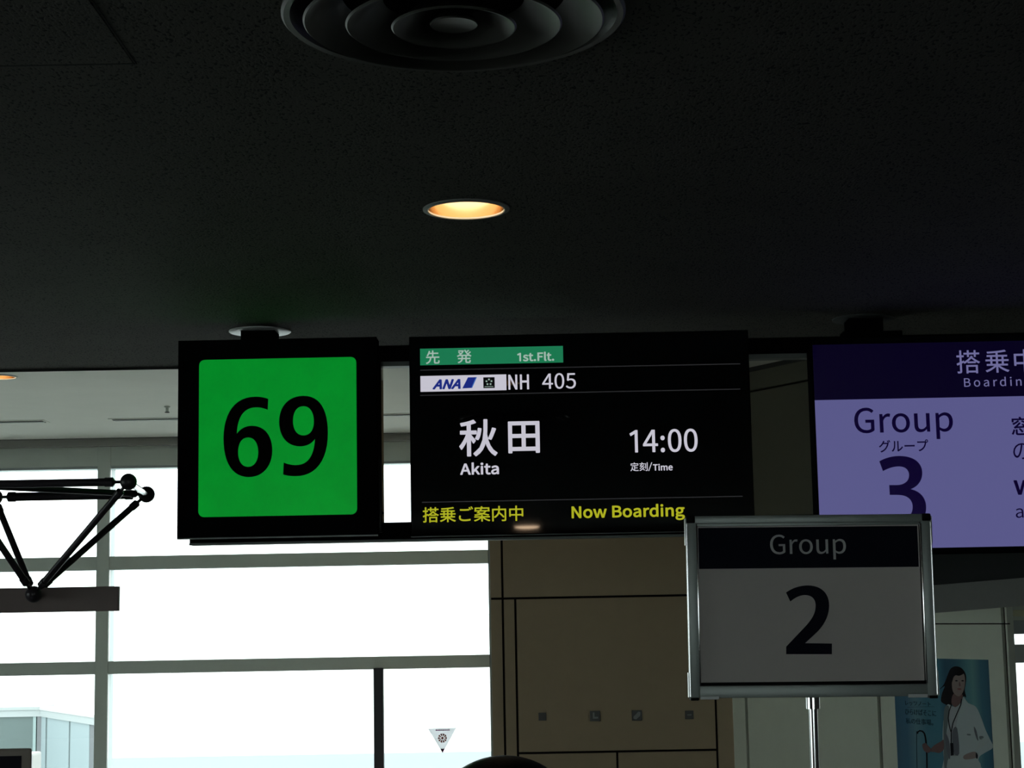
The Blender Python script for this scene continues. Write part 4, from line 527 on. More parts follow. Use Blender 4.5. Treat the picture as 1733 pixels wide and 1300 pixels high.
# low windows beyond the end of the cream wall, 13.1 m away
YR = 13.1
we = fw.o + fw.ex * (WEND) + fw.ey * 0.25
w2 = bpy.data.objects.new('window_2', None); COL.objects.link(w2); structure(w2)
zt2 = zat(1733, 1073, YR); xa = atY(1690, 1150, YR).x
tz2 = (zat(1725, 1122, YR), zat(1725, 1091, YR))
MB().box(xa, RIGHT, YR, YR + 0.12, tz2[0], tz2[1], bev=0.004).build('transom', 'mull', w2)
MB().box(xa, RIGHT, YR, YR + 0.12, 0, 0.1, bev=0.004).build('sill', 'mull', w2)
MB().box(xa, RIGHT, YR + 0.055, YR + 0.065, 0.1, tz2[0]).build('pane', 'glass', w2)
MB().box(xa, RIGHT, YR + 0.055, YR + 0.065, tz2[1], zt2).build('pane', 'glass', w2)
for k in range(1, 4): MB().box(xa + 1.3*k, xa + 1.3*k + 0.08, YR - 0.02, YR + 0.12, 0, zt2).build('mullion', 'mull', w2)
ww = structure(MB().box(xa, RIGHT, YR, YR + 0.3, zt2, ZHI).build('wall_far', 'cream'))
MB().box(xa, RIGHT, YR - 0.035, YR, zt2, zat(1733, 1050, YR), bev=0.005).build('blind_box', 'mull_lt', ww)
MB().box(xa, RIGHT, YR - 0.05, YR, zat(1733, 1043, YR), zat(1733, 1032, YR), bev=0.004).build('moulding', mat('pale_yellow_trim', (0.8, 0.8, 0.55), 0.5), ww)

# hanging bulkhead right of the boarding display, sloping lower edge
YB = 11.0
P = lambda px, py: (atY(px, py, YB).x, atY(px, py, YB).z)
ztopb = ZHI
q = [P(1430, 1003), P(1800, 970)]
bk = MB().prism([(q[0][0], q[0][1]), (q[1][0] + 4.5, q[1][1] + 0.28), (q[1][0] + 4.5, ztopb), (q[0][0], ztopb)], YB, YB + 0.12).build('bulkhead', 'bulk_black'); structure(bk)
q2 = [P(1430, 1050), P(1800, 1019)]
MB().prism([(q2[0][0], q2[0][1]), (q2[1][0] + 4.5, q2[1][1] + 0.28), (q[1][0] + 4.5, q[1][1] + 0.28), (q[0][0], q[0][1])], YB - 0.01, YB + 0.13).build('fascia_band', 'bulk_grey', bk)

# ================================================================== outside: apron and the glazed building
ap = structure(MB().box(-1500, 1500, -1500, 2500, -5.4, -5.02).build('apron_ground', mat('apron_concrete', (0.60, 0.62, 0.60), 0.6, noise=0.04, nscale=0.05)))
MB().box(-400, 400, 62, 86, -5.03, -5.0).build('asphalt_strip', mat('apron_asphalt', (0.185, 0.225, 0.24), 0.7, noise=0.05, nscale=0.05), ap)
YO = 42.0
bc = atY(73, 1196, YO); zb0 = -5.0
fo = Frame((bc.x, YO, 0), 0.0)
blg = empty('terminal_building', (bc.x, YO, zb0), 'pale glazed building with white roof band seen through the lower left window', 'building')
H = bc.z - zb0
bc_u = lambda px: (((px - 866.5) / F * 42.0 - bc.x) / (2.0 + (px - 866.5) / F * 3.35))
m_roof = mat('white_roof_band', (0.33, 0.36, 0.365), 0.5); m_pan = mat('pale_cladding', (0.27, 0.33, 0.35), 0.4); m_col = mat('grey_column', (0.14, 0.15, 0.16), 0.5)
m_teal = mat('teal_glazing', (0.085, 0.12, 0.118), 0.25); m_seam = mat('seam_dark', (0.06, 0.08, 0.08), 0.6)
s = YO / F
# right face runs away from the corner, bearing measured from the falling roof line
dx, dyy = 2.0, -3.35
core = MB().prism([(-9, 0), (-0.04, 0), (-0.04, H - 0.15), (-9, H - 0.15)], 0.06, 0.85).build('building_core', m_teal, blg)
MB().box(-9, 0, -0.05, 0.9, H - 16*s - 0.0, H - 5*s).build('roof_band', m_roof, blg)
RF = Matrix.Rotation(math.atan2(dyy, dx), 4, 'Z')
_k = bc_u(168); dx, dyy = dx*_k, dyy*_k; L = math.hypot(dx, dyy)
def rface(name, u0, u1, z0, z1, m, d=0.04):
    return MB().box(u0, u1, -d, 0.2, z0, z1, M4=RF).build(name, m, blg)
rface('roof_band', 0, L, H - 16*s, H - 5.2*s, m_roof, 0.08)
rface('roof_coping', 0, L, H - 5*s, H, mat('white_coping', (0.44, 0.46, 0.46), 0.5), 0.10)
MB().box(-9, 0, -0.08, 1.0, H - 5*s, H).build('roof_coping', mat('pale_coping', (0.33, 0.36, 0.36), 0.5), blg)
def u_of(px):   # along the right face for a photo column
    k = (px - 866.5) / F
    return ((k * YO - bc.x) / (dx - k * dyy)) * L
us = [0.0, u_of(82.8), u_of(85.4), u_of(121.8), u_of(124.2), u_of(156.0), L]
rface('cladding_panel', 0, us[1], 0, H - 16*s, m_pan); rface('seam', us[1], us[2], 0, H - 16*s, m_seam, 0.02)
rface('cladding_panel', us[2], us[3], 0, H - 16*s, m_pan); rface('seam', us[3], us[4], 0, H - 16*s, m_seam, 0.02)
rface('cladding_panel', us[4], us[5], 0, H - 16*s, m_pan); rface('end_glazing', us[5], L, 0, H - 16*s, m_col, 0.03)
MB().box(-9*s, 0, -0.03, 0.06, 0, H - 16*s).build('corner_column', m_col, blg)
MB().box(-16*s, -11*s, -0.02, 0.06, 0, H - 16*s).build('glazing_bar', mat('pale_teal_bar', (0.25, 0.33, 0.33), 0.4), blg)
MB().box(-9, -16.5*s, 0.0, 0.06, 0, H - 16*s).build('facade_glazing', m_teal, blg)

# ================================================================== ceiling fittings
M['flange_lo'] = mat('lamp_flange', (0.30, 0.31, 0.30), 0.5)
def make_lamp(name, loc, r, label, group, cz):
    e = empty(name, (loc[0], loc[1], cz), label, 'light', group)
    MB().lathe([(r + 0.014, 0.0), (r + 0.014, -0.004), (r + 0.001, -0.006), (r, -0.002), (r, 0.001)], c=(0, 0, 0)).build('flange', 'flange_lo', e, True)
    MB().lathe([(r + 0.0005, -0.0055), (r - 0.001, -0.0075), (r - 0.004, -0.0055), (r - 0.004, 0.0)]).build('rim', 'brass_rim', e, True)
    MB().lathe([(r - 0.004, -0.001), (r - 0.003, 0.05), (r - 0.004, 0.095), (0.0, 0.10)]).build('reflector', 'reflector', e, True)
    MB().lathe([(0.0, 0.080), (r * 0.80, 0.084), (r - 0.008, 0.090), (0.0, 0.092)]).build('lamp_lens', 'lamp', e, True)
    return e
def copy_tree(o, loc, label):
    c = o.copy(); COL.objects.link(c); c.location = loc; c['label'] = label
    for ch in list(o.children):
        k = ch.copy(); COL.objects.link(k); k.parent = c
    return c
lamp0 = make_lamp('downlight', lamps_lo[1], LR, 'recessed round warm downlight glowing in the middle of the dark ceiling', None, ZLO)
for i, (x, y) in enumerate(lamps_lo):
    if i != 1:
        c = copy_tree(lamp0, (x, y, ZLO), 'recessed warm downlight of the dark ceiling, outside the view on the %s' % ('left' if i == 0 else 'right'))
rl = atY(826, 893.5, 2*7.65 + 12.0)      # lamp behind the viewer, mirrored in the display glass
dm = empty('dome_light', (rl.x, -12.0, ZLO), 'round warm dome light behind the viewer, mirrored at the foot of the flight display', 'light')
MB().lathe([(0.0, 0.0), (0.215, 0.0), (0.215, -0.012), (0.20, -0.014), (0.0, -0.014)]).build('dome_base', 'white', dm, True)
MB().lathe([(0.20, -0.013), (0.185, -0.028), (0.13, -0.040), (0.06, -0.045), (0.0, -0.046)]).build('dome_shade', mat('dome_glow', (0.8, 0.7, 0.6), 0.5, emit=(1.0, 0.70, 0.45), estr=20), dm, True)
lh = atZ(-1, 637.5, ZHI); LRH = 0.118
for k, lb in ((0, 'warm downlight cut by the left edge in the pale upper ceiling'), (1, 'warm downlight of the pale ceiling hidden behind the flight display')):
    c = copy_tree(lamp0, (lh.x + k*4.25, lh.y, ZHI - 0.001), lb)
    for ch in c.children: ch.location.z = 0
lampbox = None
# holes in the upper ceiling for its two downlights
cu = bpy.data.objects['ceiling_upper']
cut(cu, [(lh.x + k*4.25, lh.y, ZHI - 0.1, ZHI + 0.3, LR + 0.004) for k in (0, 1)])
MB().box(LEFT, RIGHT, YEDGE, YWIN + 0.3, ZHI + 0.2, ZHI + 0.22).build('plenum_lid', 'groove', cu)

# round multi-cone air diffuser
d = empty('air_diffuser', (dif.x, dif.y, ZLO), 'large round stepped-cone air diffuser at the top of the dark ceiling', 'vent')
R = DR
MB().lathe([(R, 0.0), (R, -0.006), (R*0.985, -0.012), (R*0.95, -0.010), (R*0.87, 0.03), (R*0.86, 0.06)], seg=96).build('outer_ring', 'diff', d, True)
def cone(name, r0, r1, z0, z1):
    MB().lathe([(r0, z0), (r0 - 0.004, z0 - 0.004), (r0 - 0.010, z0 - 0.002), (r1, z1), (r1 - 0.003, z1 + 0.002), (r0 - 0.012, z0 + 0.003), (r0, z0)], seg=96).build(name, 'diff', d, True)
cone('cone', R*0.875, R*0.66, -0.020, 0.040)
cone('cone', R*0.63, R*0.42, -0.026, 0.032)
cone('cone', R*0.365, R*0.20, -0.030, 0.022)
MB().lathe([(0.0, -0.020), (R*0.10, -0.022), (R*0.135, -0.026), (R*0.14, -0.022), (R*0.10, 0.0), (0, 0.005)], seg=64).build('centre_disc', 'diff', d, True)
MB().lathe([(R*0.90, 0.07), (0.0, 0.075)], seg=64).build('duct_cap', 'plastic', d)

# linear slot diffusers and sprinkler in the upper ceiling
def slot(x0, x1, y, label):
    e = empty('slot_diffuser', ((x0 + x1)/2, y, ZHI), label, 'vent', 'linear slots in the pale ceiling'); h = (x1 - x0)/2
    MB().box(-h, h, -0.11, 0.11, -0.006, 0.001, bev=0.002).build('slot_frame', 'ceil_hi', e)
    MB().box(-h + 0.03, h - 0.03, -0.075, -0.02, -0.009, -0.005).build('slot_opening', 'groove', e)
    MB().box(-h + 0.03, h - 0.03, 0.02, 0.075, -0.009, -0.005).build('slot_opening', 'groove', e)
    MB().box(-h + 0.03, h - 0.03, -0.02, 0.02, -0.014, -0.005, bev=0.002).build('slot_bar', 'mull', e)
sa = atZ(80, 712.5, ZHI); sb = atZ(188, 711, ZHI)
slot(sa.x - 3.6, sa.x, sa.y, 'linear air slot in the pale ceiling at the far left edge')
slot(sb.x, sb.x + 3.6, sa.y, 'long linear air slot in the pale ceiling running behind the green gate sign')
sp = atZ(283, 688, ZHI)
e = empty('sprinkler_head', (sp.x, sp.y, ZHI), 'small sprinkler head on the pale ceiling left of the green gate sign', 'sprinkler')
MB().lathe([(0.0, -0.001), (0.028, -0.001), (0.026, -0.010), (0.016, -0.014), (0.0, -0.014)], seg=24).build('rose', 'mull', e, True)
MB().tube((0, 0, -0.012), (0, 0, -0.05), 0.014, seg=12).build('stem', 'mull', e, True)
MB().lathe([(0.0, -0.050), (0.022, -0.052), (0.022, -0.058), (0.0, -0.060)], seg=20).build('deflector', 'plastic', e, True)

# ================================================================== hanging signs
YS = 7.65
SY = math.radians(-0.9)
fs0 = Frame((0, YS, CZ), SY)
def sub_frame(px, py, dy=0.0):
    x, z = fs0.at(px, py); return Frame(fs0.o + fs0.ex*x + fs0.ez*z + fs0.ey*dy, SY)

# --- suspension frame: two posts with ceiling flanges, two rails
ff = sub_frame(700, 598, 0.13)
sf = empty('sign_hanger', ff, 'black steel frame of two rails and two ceiling posts carrying the three signs', 'frame')
def L2(px, py, fr, dy=0): return fr.at(px, py, dy)
zc = ZLO - ff.o.z
xr0 = L2(330, 600, ff)[0]; xr1 = xr0 + 5.2
zt_a = L2(667, 611.5, ff)[1]; zt_b = L2(667, 584.5, ff)[1]
zb_a = L2(667, 913.5, ff)[1]; zb_b = L2(667, 884, ff)[1]
MB().box(xr0, xr1, 0, 0.075, zt_a, zt_b, bev=0.003).build('top_rail', 'black', sf)
MB().box(xr0 - 0.02, xr1, 0, 0.075, zb_a, zb_b, bev=0.003).build('bottom_rail', 'black', sf)
MB().box(xr0 - 0.02, xr1, -0.010, 0.085, zb_a - 0.009, zb_a + 0.001, bev=0.002).build('rail_lip', 'steel_lip', sf)
MB().box(xr0, xr1, 0.004, 0.07, zt_a - 0.022, zt_a, bev=0.002).build('rail_lip', 'steel_lip', sf)
for (pa, pb, py, f0, f1, fy) in ((407, 465, 560, 383, 488, 545), (1437, 1495, 545, 1412, 1518, 524)):
    xa_, xb_ = L2(pa, py, ff)[0], L2(pb, py, ff)[0]; xm = (xa_ + xb_)/2; hw_ = (xb_ - xa_)/2
    MB().box(xm - hw_, xm + hw_, 0.067 - hw_*0.85, 0.067 + hw_*0.85, zt_b - 0.02, zc, bev=0.006).build('hanger_post', 'black', sf)
    rr = (L2(f1, fy, ff)[0] - L2(f0, fy, ff)[0]) / 2
    MB().lathe([(rr, 0.0), (rr, -0.004), (rr*0.97, -0.007), (rr*0.6, -0.008), (hw_*0.9, -0.008)], c=(xm, 0.067, zc)).build('ceiling_flange', 'flange' if pa < 1000 else 'bulk_black', sf, True)
    if pa > 1000:
        MB().box(xm - hw_ - 0.03, xm + hw_ + 0.085, 0.0, 0.085, zt_b - 0.005, zt_b + 0.022, bev=0.004).build('clamp_plate', 'black', sf)
for px in (440, 940, 1210, 1500, 1730):   # uprights joining the rails behind the signs
    xm = L2(px, 700, ff)[0]
    MB().box(xm - 0.025, xm + 0.025, 0.01, 0.065, zb_a, zt_a).build('upright', 'black', sf)

# --- green gate sign
fg = sub_frame(302, 575)
gs = empty('gate_sign', fg, 'square black light box with green panel and black number 69, hanging from the ceiling', 'sign')
x1, z1 = L2(637, 570, fg)[0], 0.0
z0 = L2(470, 908, fg)[1]; zt_ = L2(470, 573.5, fg)[1]
gx0, gz0 = L2(336.5, 700, fg)[0], L2(470, 873.5, fg)[1]; gx1, gz1 = L2(604, 700, fg)[0], L2(470, 606.5, fg)[1]
# housing as four front rails round the recessed panel, plus a back
MB().box(0, x1, 0.012, 0.125, z0, zt_, bev=0.003).build('housing', 'black', gs)
fr = MB(); fr.box(0, gx0 + .004, 0, 0.014, z0, zt_); fr.box(gx1 - .004, x1, 0, 0.014, z0, zt_); fr.box(gx0, gx1, 0, 0.014, z0, gz0 + .004); fr.box(gx0, gx1, 0, 0.014, gz1 - .004, zt_)
fr.build('front_frame', 'black', gs)
MB().prism(rounded(gx0, gx1, gz0, gz1, 0.026), -0.003, 0.013).build('light_panel', 'bezel', gs)
MB().prism(rounded(gx0 + .001, gx1 - .001, gz0 + .001, gz1 - .001, 0.026), -0.0045, -0.003).build('green_panel', 's_green', gs)
MB().box(x1 - 0.004, x1 + 0.018, 0.02, 0.125, z0 + 0.01, zt_ - 0.10, bev=0.004).build('side_cover', 'bezel', gs)
MB().box(0.0, x1, 0.0, 0.010, z0 - 0.006, z0 + 0.001, bev=0.001).build('bottom_lip', 'alu', gs)
tx = lambda q: (290 + q[0]/3.25, 530 + q[1]/3.25)
six = [[('M', (533, 472)), ('C', (508, 463), (487, 460), (463, 460)), ('C', (350, 460), (287, 550), (287, 690)), ('C', (287, 830), (340, 902), (425, 902)),
        ('C', (505, 902), (555, 840), (555, 757)), ('C', (555, 675), (515, 620), (443, 620)), ('C', (408, 620), (378, 638), (360, 664)),
        ('C', (362, 580), (395, 518), (468, 518)), ('C', (490, 518), (510, 524), (530, 532))],
       [('M', (422, 684)), ('C', (457, 684), (478, 718), (478, 765)), ('C', (478, 812), (457, 846), (422, 846)), ('C', (387, 846), (367, 812), (367, 765)), ('C', (367, 718), (387, 684), (422, 684))]]
nine = [[('M', (618, 822)), ('C', (642, 832), (662, 836), (685, 836)), ('C', (752, 836), (785, 785), (790, 692)), ('C', (772, 718), (745, 733), (708, 733)),
         ('C', (635, 733), (593, 678), (593, 597)), ('C', (593, 510), (648, 455), (728, 455)), ('C', (820, 455), (861, 535), (861, 660)),
         ('C', (861, 810), (795, 897), (683, 897)), ('C', (655, 897), (635, 894), (615, 888))],
        [('M', (726, 512)), ('C', (763, 512), (784, 547), (784, 597)), ('C', (784, 643), (763, 673), (726, 673)), ('C', (690, 673), (669, 640), (669, 594)), ('C', (669, 545), (690, 512), (726, 512))]]
curve_part('numeral', traced(six, tx, fg, -0.006), 'numeral', gs, y=-0.006, res=12, label='black numeral 6')
curve_part('numeral', traced(nine, tx, fg, -0.006), 'numeral', gs, y=-0.006, res=12, label='black numeral 9')

# --- flight display
fd = sub_frame(692, 570.5)
fl = empty('flight_display', fd, 'wide black flight information screen reading Akita 14:00 Now Boarding', 'screen')
dx1 = L2(1266, 557.5, fd)[0]; dz1 = L2(980, 564, fd)[1]; dz0 = L2(930, 904.5, fd)[1]
MB().box(0, dx1, 0.003, 0.125, dz0, dz1, bev=0.004).build('housing', 'black', fl)
MB().box(0.004, dx1 - 0.004, 0, 0.004, dz0 + 0.006, dz1 - 0.004).build('screen_glass', 'bezel', fl)
MB().box(0.0, dx1, -0.003, 0.012, dz0 - 0.001, dz0 + 0.002, bev=0.0008).build('bottom_lip', 'steel_lip', fl)
def flat_box(name, fr_, box, m, par, y=-0.001, th=0.0006):
    x0, x1, t, b_ = box; mx = (x0+x1)/2; my = (t+b_)/2
    return MB().box(fr_.at(x0, my)[0], fr_.at(x1, my)[0], y - th, y + th, fr_.at(mx, b_)[1], fr_.at(mx, t)[1]).build(name, m, par)
flat_box('first_flight_bar', fd, (711, 953, 588, 616), 's_bar', fl)
for (x0, x1, y_) in ((711, 1253, 621.3), (711, 1253, 664), (714, 1257, 845.2)):
    flat_box('divider_line', fd, (x0, x1, y_ - 0.8, y_ + 0.8), 's_line', fl)
flat_box('airline_logo_card', fd, (711.6, 857, 635.2, 661.9), 's_white', fl)
T = lambda name, s_, box, m, **k: text_part(name, s_, fd, box, m, fl, y=-0.0028, **k)
T('bar_text', '先', (720.7, 744, 593.2, 616.2), 's_dim', bold=0.012)
T('bar_text', '発', (773.2, 798, 592, 614.8), 's_dim', bold=0.012)
T('bar_text', '1st.Flt.', (875.2, 937.8, 595.6, 611.4), 's_dim', bold=0.03)
T('logo_text', 'ANA', (731.8, 779.5, 642, 658.8), 's_blue', bold=0.045, shear=0.32)
T('flight_text', 'NH', (860.3, 895.3, 634, 659.3), 's_white', bold=0.014)
T('flight_text', '405', (917.5, 974.6, 631.6, 658.2), 's_white', bold=0.004)
T('destination_text', '秋', (777, 841.8, 709.7, 772.5), 's_white', bold=0.016)
T('destination_text', '田', (859.9, 913.4, 713, 767), 's_white', bold=0.018)
T('destination_text', 'Akita', (778.6, 844.4, 782.6, 803.6), 's_white', bold=0.026)
T('time_text', '14:00', (1065.6, 1180.6, 726.4, 765.7), 's_white', bold=0.008, res=6)
T('time_text', '定', (1066.8, 1080.9, 782.7, 797.6), 's_white', bold=0.008)
T('time_text', '刻', (1082.2, 1096.2, 782.4, 797.2), 's_white', bold=0.008)
T('time_text', '/', (1097, 1104, 782.6, 797.2), 's_white', bold=0.008)
T('time_text', 'Time', (1105, 1138.4, 785, 796.6), 's_white', bold=0.024)
T('boarding_text', '搭乗ご案内中', (715.5, 885.6, 857, 883.2), 's_yellow', bold=0.010)
T('boarding_text', 'Now Boarding', (967.3, 1158.9, 853.8, 882), 's_yellow', bold=0.026)
pp = [fd.at(*q_) for q_ in ((782.5, 657.6), (797.6, 656.8), (805.3, 638.6), (792, 638.9))]
MB().prism(pp, -0.0032, -0.002).build('logo_slash', 's_blue', fl)
pp = [fd.at(*q_) for q_ in ((797.6, 656.8), (799.2, 656.7), (807.2, 638.5), (805.3, 638.6))]
MB().prism(pp, -0.0032, -0.002).build('logo_slash_edge', 's_blue2', fl)
flat_box('alliance_badge', fd, (818, 837.2, 638.7, 657), 's_black', fl, y=-0.002)
st = MB(); bx_, bz_ = fd.at(827.6, 646.8)
for k in range(5):
    a_ = math.radians(90 + 72*k); cx_, cz_ = bx_ + 0.0118*math.cos(a_), bz_ + 0.0118*math.sin(a_)
    st.prism([(cx_ + (0.0058 if i % 2 == 0 else 0.0026)*math.cos(a_ + math.radians(36*i)), cz_ + (0.0058 if i % 2 == 0 else 0.0026)*math.sin(a_ + math.radians(36*i))) for i in range(10)], -0.0034, -0.0026)
st.build('badge_stars', 's_dim', fl)
flat_box('badge_line', fd, (820, 835, 654.2, 654.9), 's_dim', fl, y=-0.003)

# --- boarding group display
f3 = sub_frame(1371.5, 576)
bd = empty('boarding_display', f3, 'lavender screen with navy header showing boarding group 3, cut by the right edge', 'screen')
W3 = 1.66
bz1 = L2(1500, 569.5, f3)[1]; bz0 = L2(1650, 936, f3)[1]
MB().box(0, W3, 0.003, 0.125, bz0, bz1, bev=0.004).build('housing', 'black', bd)
MB().box(0.004, W3 - 0.004, 0, 0.004, bz0 + 0.004, bz1 - 0.004).build('screen_glass', 'bezel', bd)
lx = L2(1379.3, 690, f3)[0]; rx = W3 - lx
hz = L2(1556, 674, f3)[1]
MB().box(lx, rx, -0.0015, 0.0005, hz, L2(1500, 581.5, f3)[1]).build('screen_header', 's_navy', bd)
MB().box(lx, rx, -0.0015, 0.0005, L2(1650, 926, f3)[1], hz).build('screen_body', 's_lav', bd)
T3 = lambda name, s_, box, m, **k: text_part(name, s_, f3, box, m, bd, y=-0.0026, **k)
T3('header_text', '搭', (1618.8, 1658.6, 592.8, 632.2), 's_lavtext', bold=0.004)
T3('header_text', '乗', (1667, 1707.6, 592.2, 630.9), 's_lavtext', bold=0.004)
T3('header_text', '中', (1716, 1752, 591.2, 630), 's_lavtext', bold=0.006)
T3('header_text', 'Boarding', (1631.5, 1746, 638, 658.5), 's_lavtext', bold=0.004, track=0.18)
T3('group_text', 'Group', (1445.8, 1612.8, 688.8, 744.4), 's_ink', bold=0.007, res=6)
T3('group_text', 'グループ', (1487.4, 1571, 744.3, 765.2), 's_ink', bold=0.012)
T3('note_text', '窓', (1711.5, 1742, 705.4, 736.6), 's_ink', bold=0.014)
T3('note_text', 'の', (1714.7, 1743, 750, 777.6), 's_ink')
T3('note_text', 'W', (1715.7, 1752, 812.6, 837.4), 's_ink', bold=0.03)
T3('note_text', 'a', (1719, 1732, 860.4, 876.6), 's_ink')
tx = lambda q: (1430 + q[0]/6.5, 680 + q[1]/6.5)
three = [[('M', (378, 655)), ('C', (445, 617), (520, 597), (600, 597)), ('C', (755, 597), (850, 670), (850, 785)), ('C', (850, 870), (800, 935), (722, 962)),
          ('C', (830, 985), (893, 1060), (893, 1165)), ('C', (893, 1310), (785, 1400), (610, 1400)), ('C', (520, 1400), (440, 1380), (370, 1345)), ('L', (405, 1240)),
          ('C', (465, 1270), (530, 1290), (600, 1290)), ('C', (690, 1290), (745, 1240), (745, 1160)), ('C', (745, 1070), (680, 1025), (575, 1025)), ('L', (493, 1025)),
          ('L', (487, 917)), ('L', (565, 917)), ('C', (650, 917), (705, 875), (705, 810)), ('C', (705, 745), (660, 712), (590, 712)), ('C', (530, 712), (470, 735), (418, 763))]]
curve_part('group_numeral', traced(three, tx, f3, -0.0026), 's_ink', bd, y=-0.0026, res=12)

# ================================================================== Group 2 board on its pole
YG = 3.25
o_ = atY(1374, 1027, YG)
fb = Frame(o_, 0.0, 0.008)
gb = empty('group_board', Frame(o_, 0, 0.008), 'aluminium framed Group 2 sign board on a slim chrome pole in the foreground', 'sign')
A = lambda px, py: fb.at(px, py)
bx0, bx1 = A(1164, 1027)[0], A(1579, 1027)[0]; bz0, bz1 = A(1374, 1182.5)[1], A(1374, 872)[1]
ix0, ix1 = A(1182.5, 1027)[0], A(1560, 1027)[0]; iz0, iz1 = A(1374, 1154.5)[1], A(1374, 888)[1]
def profile(name, x0, x1, z0, z1, m='alu', d0=-0.010, d1=0.012, bev=0.0018):
    return MB().box(x0, x1, d0, d1, z0, z1, bev=bev).build(name, m, gb, True)
profile('frame_side', bx0, ix0 - 0.0025, bz0 + 0.004, bz1 - 0.013)
profile('frame_side', ix1 + 0.0025, bx1, bz0 + 0.004, bz1 - 0.013)
profile('frame_top', bx0 + 0.014, bx1 - 0.014, iz1 + 0.003, bz1, d0=-0.009)
profile('frame_bottom', ix0 - 0.003, ix1 + 0.003, bz0 + 0.003, iz0 - 0.005, d0=-0.009)
for (x0, x1, z0, z1) in ((ix0 - 0.003, ix0, iz0 - 0.004, iz1), (ix1, ix1 + 0.003, iz0 - 0.004, iz1)):
    profile('inner_bead', x0, x1, z0, z1, 'chrome', -0.0115, 0.0, 0.001)
for x_ in (bx0 + 0.0006, bx1 - 0.0006):
    MB().tube((x_, -0.0092, bz0 + 0.006), (x_, -0.0092, bz1 - 0.015), 0.0016, seg=12).build('highlight_strip', 'chrome', gb, True)  # thin chrome tube added to draw the bright highlight along the frame edge
profile('inner_bead', ix0, ix1, iz1 - 0.002, iz1 + 0.004, 'alu', -0.006, 0.004, 0.0008)
MB().box(ix0 - 0.002, ix1 + 0.002, -0.001, 0.010, iz0 - 0.006, iz1 + 0.004).build('backing_panel', 'plastic', gb)
MB().box(ix0, ix1 - 0.001, -0.0025, -0.001, iz0 + 0.001, iz1 - 0.001).build('paper_sheet', 'paper', gb)
flat = MB().box(A(1182, 925)[0], A(1553, 925)[0], -0.0032, -0.0024, A(1374, 961.3)[1], A(1374, 892)[1]).build('navy_header', 'navyprint', gb)
for (x0, x1) in ((bx0 - 0.0005, bx0 + 0.0165), (bx1 - 0.0165, bx1 + 0.0005)):
    MB().box(x0, x1, -0.0115, 0.0125, bz1 - 0.0135, bz1 + 0.0008, bev=0.003).build('corner_cap', 'plastic', gb)
    MB().box(x0 + 0.001, x1, -0.0105, 0.0125, bz0 - 0.0012, bz0 + 0.0042, bev=0.002).build('corner_cap', 'plastic', gb)
for (x0, x1, z0, z1) in ((bx0 - 0.0025, bx0 + 0.001, bz1 - 0.055, bz1 - 0.004), (bx1 - 0.001, bx1 + 0.0025, bz1 - 0.055, bz1 - 0.004), (bx0 - 0.0025, bx0 + 0.001, bz0 + 0.004, bz0 + 0.05), (bx1 - 0.001, bx1 + 0.003, bz0 + 0.004, bz0 + 0.05)):
    MB().box(x0, x1, -0.009, 0.010, z0, z1, bev=0.001).build('corner_clip', 'clear', gb)
MB().box(A(1535, 1180)[0], A(1568, 1180)[0], -0.011, -0.008, bz0 + 0.0005, bz0 + 0.0075, bev=0.001).build('corner_clip', 'clear', gb)
MB().box(A(1184, 1180)[0], A(1216, 1180)[0], -0.011, -0.008, bz0 + 0.0005, bz0 + 0.0065, bev=0.001).build('corner_clip', 'clear', gb)
text_part('header_text', 'Group', fb, (1303.4, 1431.6, 904.5, 947.4), 'greyprint', gb, bold=0.0, y=-0.0038, res=6)
tx = lambda q: (1140 + q[0]/3.61, 850 + q[1]/3.61)
two = [[('M', (687, 552)), ('C', (725, 525), (770, 509), (820, 509)), ('C', (900, 509), (950, 555), (950, 632)), ('C', (950, 700), (915, 755), (875, 795)), ('L', (803, 862)),
        ('L', (967, 864)), ('L', (967, 929)), ('L', (688, 929)), ('L', (688, 883)), ('L', (800, 765)), ('C', (850, 712), (868, 675), (868, 632)), ('C', (868, 590), (842, 568), (803, 568)), ('C', (770, 568), (740, 585), (713, 607))]]
curve_part('group_numeral', traced(two, tx, fb, -0.0034), 'navyprint', gb, y=-0.0034, res=12)
pxc = A(1376, 1190)[0]; zfl = -o_.z
MB().tube((pxc, 0.002, bz0 - 0.019), (pxc, 0.002, bz0 + 0.002), 0.0125, seg=32).build('pole_collar', 'chrome', gb, True)
MB().tube((pxc, 0.002, zfl + 0.012), (pxc, 0.002, bz0 - 0.015), 0.0078, seg=32).build('pole', 'chrome', gb, True)
MB().lathe([(0.0, 0.022), (0.02, 0.022), (0.03, 0.014), (0.14, 0.010), (0.15, 0.004), (0.15, 0.0), (0.0, 0.0)], c=(pxc, 0.002, zfl)).build('base_plate', 'alu', gb, True)

